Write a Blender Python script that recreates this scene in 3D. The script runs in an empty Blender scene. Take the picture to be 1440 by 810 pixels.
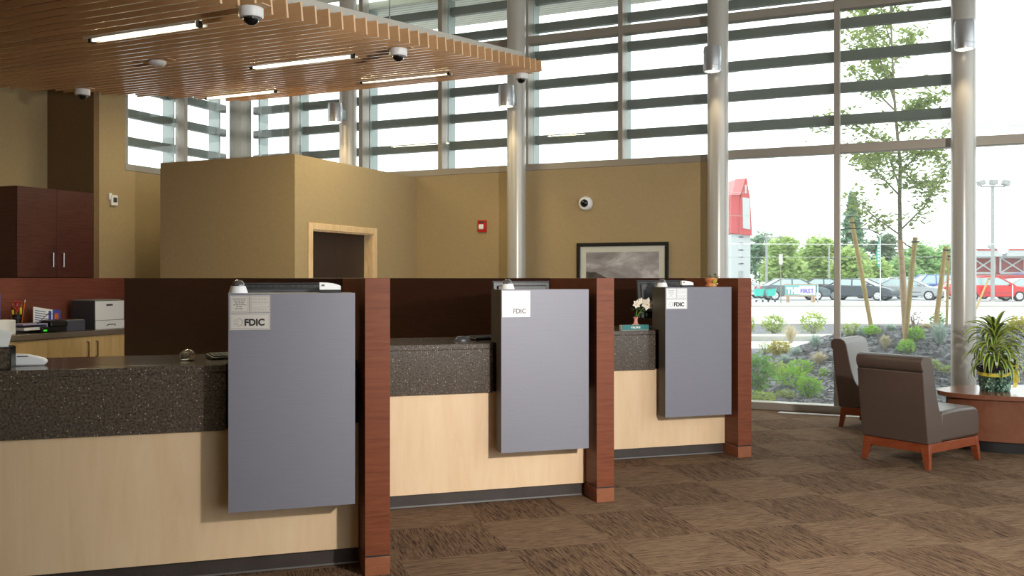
import bpy, bmesh, math, random
from mathutils import Vector, Matrix
R = math.radians
random.seed(7)
SC = bpy.context.scene
COL = SC.collection

# ---------------------------------------------------------------- camera, sky, lamps, exposure
EYE, F, HY = 1.5, 1290.0, 391.0
cd = bpy.data.cameras.new('camera'); cam = bpy.data.objects.new('camera', cd); COL.objects.link(cam)
cam.location = (0, 0, EYE); cam.rotation_euler = (R(90), 0, 0)
cd.sensor_width = 36; cd.lens = F / 1440 * 36; cd.shift_y = -14 / 1440; cd.clip_end = 600
SC.camera = cam
W = bpy.data.worlds.new('sky'); SC.world = W; W.use_nodes = True
wn = W.node_tree.nodes; bgd = wn['Background']
bgd.inputs[0].default_value = (0.96, 0.98, 1.0, 1); bgd.inputs[1].default_value = 2.6
SC.view_settings.view_transform = 'Standard'; SC.view_settings.look = 'None'
SC.view_settings.gamma = 1; SC.view_settings.use_curve_mapping = False
SC.view_settings.exposure = 0.2
SC.cycles.max_bounces = 10; SC.cycles.diffuse_bounces = 5; SC.cycles.transparent_max_bounces = 16
SC.cycles.sample_clamp_indirect = 6

def lamp(name, kind, loc, energy, col=(1, 1, 1), size=.1, aim=None, **kw):
    d = bpy.data.lights.new(name, kind); d.energy = energy; d.color = col
    if kind == 'AREA': d.size = size
    else: d.shadow_soft_size = size
    for k, v in kw.items(): setattr(d, k, v)
    o = bpy.data.objects.new(name, d); COL.objects.link(o); o.location = loc
    if aim is not None:
        o.rotation_euler = (Vector(aim) - Vector(loc)).to_track_quat('-Z', 'Y').to_euler()
    return o
lamp('studio_lamp', 'SPOT', (2.24, 1.78, 2.05), 820, (1, .95, .88), .09, aim=(1.3, 7.2, 1.0), spot_size=R(116), spot_blend=1.0)

# ---------------------------------------------------------------- frames
def frame(ox, oy, ang): return Matrix.Translation((ox, oy, 0)) @ Matrix.Rotation(ang, 4, 'Z')
GA = math.atan2(-.41, .912)
G = frame(2.75, 10.5, GA)                 # window wall: x along the glass, y outwards
SA = math.atan2(.2975, .9547)
PIER = [(-.739, 4.607), (.565, 6.123), (1.885, 7.648)]
ST = [frame(x, y, SA) for x, y in PIER]   # teller stations: x along the front, y away
I4 = Matrix.Identity(4)
def P(px, Y, z=None):                     # a point at depth Y
    return Vector(((px - 720) / F * Y, Y, z))
def at(px, py, Y): return Vector(((px - 720) / F * Y, Y, EYE - (py - HY) / F * Y))
def Gp(x, y, z=0): return G @ Vector((x, y, z))

# ---------------------------------------------------------------- mesh builder
class MB:
    def __init__(s): s.v = []; s.f = []; s.m = []
    def add(s, vs, fs, mi=0):
        n = len(s.v); s.v += [tuple(v) for v in vs]; s.f += [tuple(n + i for i in f) for f in fs]; s.m += [mi] * len(fs); return s
    def box(s, x0, x1, y0, y1, z0, z1, mi=0, M=None):
        vs = [Vector((x, y, z)) for z in (z0, z1) for y in (y0, y1) for x in (x0, x1)]
        if M is not None: vs = [M @ v for v in vs]
        return s.add(vs, [(0, 2, 3, 1), (4, 5, 7, 6), (0, 1, 5, 4), (2, 6, 7, 3), (0, 4, 6, 2), (1, 3, 7, 5)], mi)
    def prism(s, prof, axis, a, b, mi=0, M=None):     # prof: 2D loop; axis x: (y,z), y: (x,z), z: (x,y)
        def mk(p, t): return {'x': (t, p[0], p[1]), 'y': (p[0], t, p[1]), 'z': (p[0], p[1], t)}[axis]
        vs = [Vector(mk(p, a)) for p in prof] + [Vector(mk(p, b)) for p in prof]
        if M is not None: vs = [M @ v for v in vs]
        n = len(prof); fs = [tuple(range(n))[::-1], tuple(range(n, 2 * n))]
        fs += [(i, (i + 1) % n, n + (i + 1) % n, n + i) for i in range(n)]
        return s.add(vs, fs, mi)
    def lathe(s, prof, seg=24, M=None, mi=0, caps=True, sx=1, sy=1):
        vs = []; n = len(prof)
        for r, z in prof:
            for k in range(seg):
                a = 2 * math.pi * k / seg; vs.append(Vector((r * math.cos(a) * sx, r * math.sin(a) * sy, z)))
        if M is not None: vs = [M @ v for v in vs]
        fs = [(i * seg + k, i * seg + (k + 1) % seg, (i + 1) * seg + (k + 1) % seg, (i + 1) * seg + k) for i in range(n - 1) for k in range(seg)]
        if caps: fs += [tuple(range(seg))[::-1], tuple((n - 1) * seg + k for k in range(seg))]
        return s.add(vs, fs, mi)
    def tube(s, pts, rad, seg=8, mi=0):
        pts = [Vector(p) for p in pts]; n = len(pts)
        if not isinstance(rad, (list, tuple)): rad = [rad] * n
        vs = []; up = Vector((0, 0, 1))
        for i, p in enumerate(pts):
            d = (pts[min(i + 1, n - 1)] - pts[max(i - 1, 0)]).normalized()
            a = d.cross(up if abs(d.z) < .95 else Vector((1, 0, 0))).normalized(); b = d.cross(a)
            for k in range(seg):
                t = 2 * math.pi * k / seg; vs.append(p + (a * math.cos(t) + b * math.sin(t)) * rad[i])
        fs = [(i * seg + k, i * seg + (k + 1) % seg, (i + 1) * seg + (k + 1) % seg, (i + 1) * seg + k) for i in range(n - 1) for k in range(seg)]
        fs += [tuple(range(seg))[::-1], tuple((n - 1) * seg + k for k in range(seg))]
        return s.add(vs, fs, mi)
    def build(s, name, mat, parent=None, smooth=None, bevel=0, M=None, segs=2):
        me = bpy.data.meshes.new(name); vs = s.v
        if M is not None: vs = [tuple(M @ Vector(v)) for v in vs]
        me.from_pydata(vs, [], s.f)
        for m in (mat if isinstance(mat, (list, tuple)) else [mat]): me.materials.append(m)
        if any(s.m): me.polygons.foreach_set('material_index', s.m)
        bm = bmesh.new(); bm.from_mesh(me); bmesh.ops.recalc_face_normals(bm, faces=bm.faces); bm.to_mesh(me); bm.free()
        if smooth is not None:
            me.shade_smooth(); me.set_sharp_from_angle(angle=R(smooth))
        o = bpy.data.objects.new(name, me); COL.objects.link(o)
        if parent is not None: o.parent = parent
        if bevel:
            b = o.modifiers.new('bevel', 'BEVEL'); b.width = bevel; b.segments = segs; b.limit_method = 'ANGLE'; b.angle_limit = R(40)
            if smooth is None: me.shade_smooth(); me.set_sharp_from_angle(angle=R(50))
        return o
def leafmesh(pts, size, mb=None, flat=.4, mi=0, aspect=.5):
    """a pointed leaf of two bent faces at each point"""
    mb = mb or MB()
    for p in pts:
        s_ = size * random.uniform(.6, 1.25); a = random.uniform(0, 6.283); el = random.uniform(-.9, .9) * flat * 2
        d = Vector((math.cos(a) * math.cos(el), math.sin(a) * math.cos(el), math.sin(el)))
        w = d.cross(Vector((random.uniform(-.5, .5), random.uniform(-.5, .5), 1))).normalized() * s_ * aspect * .5
        p = Vector(p); n = d.cross(w).normalized() * s_ * .12
        mb.add([p, p + d * s_ * .5 + w, p + d * s_, p + d * s_ * .5 - w, p + d * s_ * .5 + n], [(0, 1, 4), (1, 2, 4), (2, 3, 4), (3, 0, 4)], mi)
    return mb
def text(name, body, size, mat, M, parent=None, depth=.0006, bold=0, align='LEFT', sx=1):
    c = bpy.data.curves.new(name, 'FONT'); c.body = body; c.size = size; c.extrude = depth; c.offset = bold; c.align_x = align
    o = bpy.data.objects.new(name, c); COL.objects.link(o)
    me = bpy.data.meshes.new_from_object(o.evaluated_get(bpy.context.evaluated_depsgraph_get()))
    bpy.data.objects.remove(o); me.transform(M @ Matrix.Diagonal((sx, 1, 1, 1))); me.materials.clear(); me.materials.append(mat)
    o = bpy.data.objects.new(name, me); COL.objects.link(o)
    if parent is not None: o.parent = parent
    return o
UP = Matrix.Rotation(R(90), 4, 'X')       # text plane: x right, y up, facing -y
def tag(o, label=None, cat=None, group=None, kind=None):
    if label: o['label'] = label
    if cat: o['category'] = cat
    if group: o['group'] = group
    if kind: o['kind'] = kind
    return o
def thing(name, label, cat, loc=(0, 0, 0), rz=0, group=None, kind=None):
    o = bpy.data.objects.new(name, None); COL.objects.link(o); o.empty_display_size = .1
    o.location = loc; o.rotation_euler = (0, 0, rz); return tag(o, label, cat, group, kind)
def gthing(name, label, cat, x, y, z=0, group=None, kind=None): return thing(name, label, cat, Gp(x, y, z), GA, group, kind)
def sthing(k, name, label, cat, u, v, z=0, group=None, rz=0):
    return thing(name, label, cat, ST[k] @ Vector((u, v, z)), SA + rz, group)
def kids(o): return [c for c in COL.objects if c.parent == o]
def dup(root, loc, rz, label, **kw):
    r = root.copy(); COL.objects.link(r); r.location = loc; r.rotation_euler = (0, 0, rz); r['label'] = label
    for ch in kids(root):
        c = ch.copy(); COL.objects.link(c); c.parent = r
        for g in kids(ch):
            d = g.copy(); COL.objects.link(d); d.parent = c
    return r

# ---------------------------------------------------------------- materials
def srgb(*c): return tuple(((x / 255) / 12.92 if x / 255 <= .04045 else ((x / 255 + .055) / 1.055) ** 2.4) for x in c) + (1,)
def mat(name, col, rough=.5, metal=0, spec=None, emit=None, es=0):
    m = bpy.data.materials.new(name); m.use_nodes = True; b = m.node_tree.nodes['Principled BSDF']
    b.inputs['Base Color'].default_value = col; b.inputs['Roughness'].default_value = rough; b.inputs['Metallic'].default_value = metal
    if spec is not None: b.inputs['Specular IOR Level'].default_value = spec
    if emit: b.inputs['Emission Color'].default_value = emit; b.inputs['Emission Strength'].default_value = es
    return m
class NT:
    def __init__(s, m): s.t = m.node_tree; s.b = s.t.nodes['Principled BSDF']
    def n(s, k, **kw):
        x = s.t.nodes.new(k)
        for a, v in kw.items(): setattr(x, a, v)
        return x
    def l(s, a, b): s.t.links.new(a, b)
    def coord(s, scale=(1, 1, 1), rot=(0, 0, 0)):
        c = s.n('ShaderNodeTexCoord'); m = s.n('ShaderNodeMapping'); m.inputs['Scale'].default_value = scale; m.inputs['Rotation'].default_value = rot
        s.l(c.outputs['Object'], m.inputs[0]); return m.outputs[0]
    def noise(s, vec, scale=5, det=4, rough=.6, dist=0):
        x = s.n('ShaderNodeTexNoise'); x.inputs['Scale'].default_value = scale; x.inputs['Detail'].default_value = det
        x.inputs['Roughness'].default_value = rough; x.inputs['Distortion'].default_value = dist; s.l(vec, x.inputs['Vector']); return x.outputs['Fac']
    def ramp(s, fac, stops):
        r = s.n('ShaderNodeValToRGB'); e = r.color_ramp.elements
        while len(e) < len(stops): e.new(.5)
        for i, (p, c) in enumerate(stops): e[i].position = p; e[i].color = c
        s.l(fac, r.inputs[0]); return r.outputs[0]
    def bump(s, h, st=.2, dist=.01):
        b = s.n('ShaderNodeBump'); b.inputs['Strength'].default_value = st; b.inputs['Distance'].default_value = dist
        s.l(h, b.inputs['Height']); s.l(b.outputs[0], s.b.inputs['Normal'])
def wood(name, c1, c2, rough=.35, scale=(3, 3, 30), ns=2.0, c3=None, spec=.4):
    m = mat(name, c1, rough, spec=spec); t = NT(m); v = t.coord(scale)
    f = t.noise(v, ns, 6, .65, .6); col = t.ramp(f, [(.25, c2), (.5, c1), (.75, c3 or c1)]); t.l(col, t.b.inputs['Base Color']); return m
def noisy(name, c1, c2, ns=8, rough=.6, metal=0, bump=0, scale=(1, 1, 1), lo=.35, hi=.65, bd=.01, spec=None):
    m = mat(name, c1, rough, metal, spec); t = NT(m); f = t.noise(t.coord(scale), ns, 5, .6)
    t.l(t.ramp(f, [(lo, c1), (hi, c2)]), t.b.inputs['Base Color'])
    if bump: t.bump(f, bump, bd)
    return m
M = {}
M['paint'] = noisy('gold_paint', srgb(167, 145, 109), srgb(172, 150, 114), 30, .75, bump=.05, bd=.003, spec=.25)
M['paint_unlit'] = noisy('unlit_gold_paint', srgb(120, 96, 68), srgb(125, 100, 72), 30, .75, spec=.2)  # darker copy of the gold: the alcove side's missing light put into the colour
M['white_paint'] = mat('white_paint', srgb(225, 224, 218), .8)
M['frame'] = mat('frame_metal', srgb(158, 150, 140), .42, .35)
M['column'] = mat('column_steel', srgb(184, 180, 175), .28, .15, .6)
M['louver'] = mat('louver_metal', srgb(104, 106, 98), .5, .3)
M['bracket'] = mat('bracket_metal', srgb(150, 160, 158), .45, .4)
M['alu'] = mat('brushed_aluminium', srgb(190, 190, 195), .33, .85)
M['chrome'] = mat('chrome', srgb(200, 200, 200), .15, 1)
M['cherry'] = wood('cherry_wood', srgb(112, 59, 37), srgb(94, 47, 28), .45, (2.2, 2.2, 34), 1.6, srgb(122, 68, 43), spec=.25)
M['cherry_base'] = wood('cherry_base', srgb(132, 78, 50), srgb(120, 68, 42), .45, (2, 2, 10), 3, srgb(144, 88, 60))
M['darkwood'] = wood('dark_cherry', srgb(56, 30, 23), srgb(46, 23, 17), .35, (1.5, 1.5, 18), 3, srgb(64, 35, 26))
M['cabwood'] = wood('cabinet_wood', srgb(82, 44, 36), srgb(62, 31, 25), .4, (1.5, 1.5, 22), 3, srgb(94, 52, 43))
M['splash'] = wood('backsplash_wood', srgb(122, 68, 54), srgb(102, 54, 42), .4, (1.2, 1.2, 16), 3, srgb(134, 78, 63))
M['maple'] = wood('maple', srgb(221, 191, 156), srgb(214, 182, 145), .42, (6, 6, .8), 2.0, srgb(226, 198, 165), spec=.3)
M['maple_door'] = wood('maple_door', srgb(205, 172, 120), srgb(190, 156, 105), .45, (9, 9, 1.1), 2.2, srgb(212, 180, 130), spec=.3)
M['casing'] = wood('casing_wood', srgb(222, 190, 148), srgb(205, 165, 120), .4, (12, 12, 2), 3, srgb(232, 204, 165))
M['slat'] = wood('slat_wood', srgb(220, 176, 132), srgb(208, 160, 114), .5, (2, 12, 22), 3, srgb(220, 178, 134), spec=.25)
def _var(m):
    t = NT(m); o = t.n('ShaderNodeObjectInfo'); s = t.b.inputs['Base Color'].links[0].from_socket; r = t.n('ShaderNodeMapRange'); r.inputs['To Min'].default_value = .84; r.inputs['To Max'].default_value = 1.08
    t.l(o.outputs['Random'], r.inputs[0]); h = t.n('ShaderNodeHueSaturation'); t.l(r.outputs[0], h.inputs['Value']); t.l(s, h.inputs['Color']); t.l(h.outputs[0], t.b.inputs['Base Color'])
_var(M['slat'])
M['slat_edge'] = mat('slat_varnished_shaded_edge', srgb(150, 108, 72), .16, 0, .9)  # varnished underside; its shade is put into the darker colour
M['slat_end'] = mat('slat_end_wood', srgb(228, 190, 150), .5)
M['leather'] = noisy('brown_leather', srgb(76, 62, 56), srgb(82, 67, 60), 90, .36, bump=.12, bd=.002, spec=.5)
M['chairwood'] = wood('chair_wood', srgb(128, 62, 36), srgb(108, 48, 26), .3, (4, 4, 18), 3, srgb(138, 70, 42))
M['tablewood'] = wood('table_wood', srgb(120, 74, 54), srgb(108, 64, 46), .22, (5, 5, 3), 3, srgb(126, 80, 60), spec=.6)
M['black'] = mat('black_plastic', srgb(24, 24, 27), .35)
M['darkgrey'] = mat('dark_grey_plastic', srgb(62, 62, 68), .4)
M['kick'] = noisy('kick_vinyl', srgb(66, 58, 55), srgb(56, 48, 46), 6, .4)
M['chromeline'] = mat('kick_trim_metal', srgb(170, 168, 170), .3, .8)
M['white'] = mat('white_plastic', srgb(236, 236, 240), .4)
M['paper'] = mat('paper', srgb(245, 245, 245), .7)
M['ink'] = mat('ink', srgb(22, 20, 22), .6)
M['inkgrey'] = mat('grey_ink', srgb(120, 114, 112), .6)
M['plaque'] = mat('plaque', srgb(200, 194, 190), .35, .3)
M['plaque_white'] = mat('white_plaque', srgb(238, 238, 242), .35)
M['red'] = mat('red_plastic', srgb(190, 28, 26), .35)
M['yellow'] = mat('yellow_plastic', srgb(235, 205, 30), .4)
M['orange'] = mat('orange_paint', srgb(230, 120, 30), .4)
M['blue'] = mat('blue_plastic', srgb(70, 85, 170), .45)
M['lavender'] = mat('lavender_plastic', srgb(178, 172, 210), .45)
M['teal'] = mat('teal_plate', srgb(30, 118, 118), .4)
M['green_led'] = mat('green_light', srgb(60, 220, 50), .4, emit=srgb(60, 220, 50), es=.6)
M['terracotta'] = noisy('terracotta', srgb(196, 104, 62), srgb(214, 170, 110), 14, .6, lo=.42, hi=.6)
M['tube'] = mat('fluorescent_tube', (1, 1, 1, 1), .4, emit=(1, .9, .58, 1), es=7)
M['warm'] = mat('warm_lens', (1, 1, 1, 1), .4, emit=(1, .84, .6, 1), es=3.0)
M['canopy_top'] = mat('canopy_backing', srgb(186, 182, 174), .7)
M['soffit'] = None
# sky glass: thin clear pane; a white veil mixed in stands for outdoor haze
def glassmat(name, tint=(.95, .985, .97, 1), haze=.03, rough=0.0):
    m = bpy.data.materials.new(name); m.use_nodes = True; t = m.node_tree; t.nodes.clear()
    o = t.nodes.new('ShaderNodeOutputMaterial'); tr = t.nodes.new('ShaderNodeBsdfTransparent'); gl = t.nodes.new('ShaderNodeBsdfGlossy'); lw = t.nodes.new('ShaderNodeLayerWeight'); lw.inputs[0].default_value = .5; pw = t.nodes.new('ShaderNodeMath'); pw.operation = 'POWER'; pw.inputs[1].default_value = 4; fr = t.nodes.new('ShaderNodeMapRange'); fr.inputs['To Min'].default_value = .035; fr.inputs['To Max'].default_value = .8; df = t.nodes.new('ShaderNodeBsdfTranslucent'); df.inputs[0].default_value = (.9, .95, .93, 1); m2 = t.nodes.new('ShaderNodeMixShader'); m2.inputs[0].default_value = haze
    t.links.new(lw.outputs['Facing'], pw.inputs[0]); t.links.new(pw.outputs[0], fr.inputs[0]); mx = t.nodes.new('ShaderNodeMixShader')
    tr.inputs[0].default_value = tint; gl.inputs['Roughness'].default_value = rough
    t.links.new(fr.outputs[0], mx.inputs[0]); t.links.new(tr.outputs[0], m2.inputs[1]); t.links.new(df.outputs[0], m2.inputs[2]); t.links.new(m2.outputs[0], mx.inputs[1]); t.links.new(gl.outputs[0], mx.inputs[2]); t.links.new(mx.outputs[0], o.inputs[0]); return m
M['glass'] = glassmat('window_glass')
M['dome'] = mat('dome_glass', srgb(20, 20, 22), .06, spec=.8)
M['dome_clear'] = mat('clear_dome', srgb(120, 118, 118), .08, .6)
M['crystal'] = mat('crystal', srgb(200, 190, 175), .05); M['crystal'].node_tree.nodes['Principled BSDF'].inputs['Transmission Weight'].default_value = .9
# grey laminate with a fine horizontal brush
def laminate(name, col):
    m = mat(name, col, .5, .2, .5); t = NT(m); v = t.coord((2, 2, 260)); f = t.noise(v, 2.5, 3)
    c = t.ramp(f, [(.3, tuple(x * .93 for x in col[:3]) + (1,)), (.7, tuple(min(1, x * 1.06) for x in col[:3]) + (1,))]); t.l(c, t.b.inputs['Base Color']); t.bump(f, .10, .002); return m
M['laminate'] = laminate('grey_laminate', srgb(121, 120, 131))
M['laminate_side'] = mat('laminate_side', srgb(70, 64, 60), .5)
# speckled quartz
def stone():
    m = mat('speckled_stone', srgb(84, 76, 68), .16, spec=.5); t = NT(m); v = t.coord()
    f = t.noise(v, 90, 3, .7); base = t.ramp(f, [(.32, srgb(42, 36, 33)), (.52, srgb(86, 76, 68)), (.72, srgb(112, 100, 90))])
    vo = t.n('ShaderNodeTexVoronoi'); vo.inputs['Scale'].default_value = 75; t.l(v, vo.inputs['Vector'])
    k = t.ramp(vo.outputs['Distance'], [(.0, (1, 1, 1, 1)), (.16, (1, 1, 1, 1)), (.2, (0, 0, 0, 1))])
    sel = t.n('ShaderNodeSeparateColor'); t.l(vo.outputs['Color'], sel.inputs[0])
    g = t.n('ShaderNodeMath', operation='GREATER_THAN'); g.inputs[1].default_value = .72; t.l(sel.outputs[0], g.inputs[0])
    mu = t.n('ShaderNodeMath', operation='MULTIPLY'); t.l(k, mu.inputs[0]); t.l(g.outputs[0], mu.inputs[1])
    fc = t.ramp(sel.outputs[1], [(.0, srgb(190, 150, 110)), (.5, srgb(225, 215, 200)), (1, srgb(150, 140, 128))])
    mx = t.n('ShaderNodeMix', data_type='RGBA'); t.l(mu.outputs[0], mx.inputs[0]); t.l(base, mx.inputs[6]); t.l(fc, mx.inputs[7])
    t.l(mx.outputs[2], t.b.inputs['Base Color']); return m
M['stone'] = stone()
# carpet squares laid quarter-turned
def carpet():
    m = mat('carpet_squares', srgb(110, 85, 60), .95, spec=.1); t = NT(m); tc = t.n('ShaderNodeTexCoord')
    mp = t.n('ShaderNodeMapping'); mp.inputs['Location'].default_value = (-1.49 / .61, -4.82 / .61, 0); mp.inputs['Scale'].default_value = (1 / .61,) * 3; t.l(tc.outputs['Object'], mp.inputs[0])
    sp = t.n('ShaderNodeSeparateXYZ'); t.l(mp.outputs[0], sp.inputs[0])
    def math_(op, a, b=None):
        x = t.n('ShaderNodeMath', operation=op)
        for i, q in enumerate((a, b)):
            if q is None: continue
            if isinstance(q, (int, float)): x.inputs[i].default_value = q
            else: t.l(q, x.inputs[i])
        return x.outputs[0]
    fx, fy = math_('FLOOR', sp.outputs[0]), math_('FLOOR', sp.outputs[1])
    par = math_('MODULO', math_('ABSOLUTE', math_('ADD', fx, fy)), 2)
    idv = t.n('ShaderNodeCombineXYZ'); t.l(fx, idv.inputs[0]); t.l(fy, idv.inputs[1])
    wn_ = t.n('ShaderNodeTexWhiteNoise', noise_dimensions='3D'); t.l(idv.outputs[0], wn_.inputs[0])
    def streak(sc):
        mm = t.n('ShaderNodeMapping'); mm.inputs['Scale'].default_value = sc; t.l(tc.outputs['Object'], mm.inputs[0])
        ad = t.n('ShaderNodeVectorMath', operation='ADD'); t.l(mm.outputs[0], ad.inputs[0]); t.l(wn_.outputs['Color'], ad.inputs[1])
        return t.noise(ad.outputs[0], 1.0, 3, .7, .8)
    a = streak((8, 120, 1)); b = streak((120, 8, 1))
    mx = t.n('ShaderNodeMix', data_type='FLOAT'); t.l(par, mx.inputs[0]); t.l(a, mx.inputs[2]); t.l(b, mx.inputs[3])
    ca = t.ramp(mx.outputs[0], [(.34, srgb(62, 46, 38)), (.43, srgb(104, 82, 64)), (.62, srgb(130, 106, 84))])
    cb = t.ramp(mx.outputs[0], [(.38, srgb(50, 37, 31)), (.47, srgb(96, 74, 57)), (.62, srgb(124, 99, 77))])
    m2 = t.n('ShaderNodeMix', data_type='RGBA'); t.l(par, m2.inputs[0]); t.l(ca, m2.inputs[6]); t.l(cb, m2.inputs[7])
    t.l(m2.outputs[2], t.b.inputs['Base Color']); t.bump(mx.outputs[0], .25, .004); return m
M['carpet'] = carpet()
def corrugated():
    m = mat('ribbed_soffit', srgb(176, 178, 164), .6); t = NT(m); v = t.coord()
    w = t.n('ShaderNodeTexWave', wave_type='BANDS', bands_direction='Y', wave_profile='SIN'); w.inputs['Scale'].default_value = 3.4; t.l(v, w.inputs['Vector'])
    t.l(t.ramp(w.outputs['Fac'], [(.0, srgb(128, 130, 116)), (.12, srgb(222, 223, 208)), (1, srgb(230, 231, 218))]), t.b.inputs['Base Color']); return m
M['soffit'] = corrugated()
# outdoors
def gravelmat():
    m = mat('dark_gravel', srgb(110, 112, 120), .85); t = NT(m); vo = t.n('ShaderNodeTexVoronoi'); vo.inputs['Scale'].default_value = 34; t.l(t.coord(), vo.inputs['Vector'])
    s = t.n('ShaderNodeSeparateColor'); t.l(vo.outputs['Color'], s.inputs[0])
    t.l(t.ramp(s.outputs[0], [(0, srgb(70, 70, 74)), (.6, srgb(110, 110, 115)), (1, srgb(146, 146, 151))]), t.b.inputs['Base Color']); t.bump(vo.outputs['Distance'], .8, .03); return m
M['gravel'] = gravelmat()
M['rock'] = noisy('gravel_stone', srgb(84, 84, 89), srgb(138, 138, 144), 3, .8)
M['road'] = noisy('pale_road', srgb(196, 197, 196), srgb(206, 207, 206), .5, .9)
M['concrete'] = noisy('concrete', srgb(158, 156, 148), srgb(172, 170, 162), 2, .9)
M['lot'] = noisy('car_park_surface', srgb(176, 180, 182), srgb(190, 194, 196), .4, .9)
def leafm(name, a, b): 
    m = noisy(name, a, b, 4, .6, spec=.2); t = NT(m); s = t.b.inputs['Base Color'].links[0].from_socket; tr = t.n('ShaderNodeBsdfTranslucent'); x = t.n('ShaderNodeMixShader'); x.inputs[0].default_value = .42
    t.l(s, tr.inputs[0]); t.l(t.b.outputs[0], x.inputs[1]); t.l(tr.outputs[0], x.inputs[2]); t.l(x.outputs[0], t.t.nodes['Material Output'].inputs[0]); return m
M['leaf_tree'] = leafm('tree_leaf', srgb(140, 158, 88), srgb(172, 186, 118))
M['leaf_bright'] = leafm('bright_leaf', srgb(130, 190, 48), srgb(184, 218, 84))
M['leaf_mid'] = leafm('mid_leaf', srgb(112, 164, 76), srgb(156, 196, 100))
M['leaf_yellow'] = leafm('yellow_leaf', srgb(176, 168, 60), srgb(214, 202, 92))
M['leaf_lime'] = leafm('lime_leaf', srgb(160, 182, 84), srgb(198, 210, 118))
M['grass_blue'] = leafm('blue_grass', srgb(164, 184, 176), srgb(196, 210, 200))
M['grass_tan'] = leafm('tan_grass', srgb(196, 184, 152), srgb(222, 212, 180))
M['sedum'] = leafm('reddish_plant', srgb(150, 108, 106), srgb(176, 136, 126))
M['leaf_willow'] = leafm('willow_leaf', srgb(166, 190, 118), srgb(200, 218, 150))
M['leaf_dark'] = leafm('dark_leaf', srgb(122, 142, 116), srgb(148, 168, 138))
M['leaf_con'] = leafm('conifer_leaf', srgb(124, 156, 126), srgb(152, 180, 148))
M['leaf_far'] = leafm('far_leaf', srgb(146, 182, 120), srgb(176, 206, 146))
M['bark'] = noisy('grey_bark', srgb(120, 112, 96), srgb(150, 142, 122), 20, .9)
M['wrap'] = noisy('trunk_wrap', srgb(176, 142, 112), srgb(200, 170, 140), 6, .8, scale=(1, 1, 6))
M['stake'] = noisy('stake_wood', srgb(158, 132, 80), srgb(184, 158, 104), 8, .8, scale=(6, 6, 1))
M['rubber'] = mat('black_rubber', srgb(30, 30, 32), .7)
M['far_pole'] = mat('grey_pole', srgb(150, 152, 150), .7)
M['white_metal'] = mat('white_metal', srgb(225, 225, 225), .5)
M['barnred'] = noisy('barn_red', srgb(172, 66, 68), srgb(182, 76, 76), 1, .7)
M['barnwall'] = noisy('barn_maroon', srgb(130, 70, 70), srgb(140, 80, 78), 1, .8)
M['barnwhite'] = mat('barn_white', srgb(176, 180, 180), .7)
M['tealcart'] = mat('teal_plastic', srgb(60, 186, 172), .5)
M['purple'] = mat('violet_paint', srgb(120, 100, 200), .5)
M['carglass'] = mat('car_glass', srgb(165, 182, 184), .12, .1)
M['tyre'] = mat('tyre', srgb(45, 45, 48), .8)
M['hub'] = mat('wheel_metal', srgb(205, 205, 208), .35, .5)
M['headlight'] = mat('headlight', srgb(230, 232, 235), .2)
M['taillight'] = mat('taillight', srgb(190, 60, 50), .3)

# ================================================================= THE ROOM
RB, RF, RR, RL = -13.5, 0.0, 6.9, -7.4      # room in the window-wall frame
CEIL = 5.4
fl = MB(); Si = frame(0, 0, SA).inverted()
loop = [(-8.2, RB), (RR, RB), (RR, .16), (RL, .16), (RL, -2.63), (-8.2, -2.63)]
pts = [Si @ Gp(x, y) for x, y in loop]
fl.add([(p.x, p.y, 0) for p in pts] + [(p.x, p.y, -.1) for p in pts], [(0, 1, 2, 3, 4, 5), (11, 10, 9, 8, 7, 6)] + [(i, (i + 1) % 6, 6 + (i + 1) % 6, 6 + i) for i in range(6)])
o = fl.build('floor', M['carpet']); o.rotation_euler = (0, 0, SA); tag(o, kind='structure')
o = MB().box(-8.3, RR + .1, RB - .1, 0.1, CEIL, CEIL + .15).build('ceiling', M['white_paint'], M=G); tag(o, kind='structure')
def wallobj(name, mb, m): return tag(mb.build(name, m, M=G), kind='structure')
wallobj('wall_back_low', MB().box(-2.82 - 4.58, .335 - .66, -.0, .16, 0, 2.86), M['paint'])
wallobj('wall_left_low', MB().box(RL - .16, RL, -2.15, 0, 0, 2.86).box(RL - .16, RL, -2.55, -2.15, 0, CEIL), M['paint'])
wallobj('wall_alcove_side', MB().box(RL - .80, RL, -2.63, -2.55, 0, CEIL), M['paint_unlit'])
wallobj('wall_alcove_back', MB().box(RL - .93, RL - .80, RB, -2.55, 0, CEIL), M['paint'])
wallobj('wall_rear', MB().box(-8.3, RR, RB - .15, RB, 0, CEIL), M['paint'])

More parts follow.
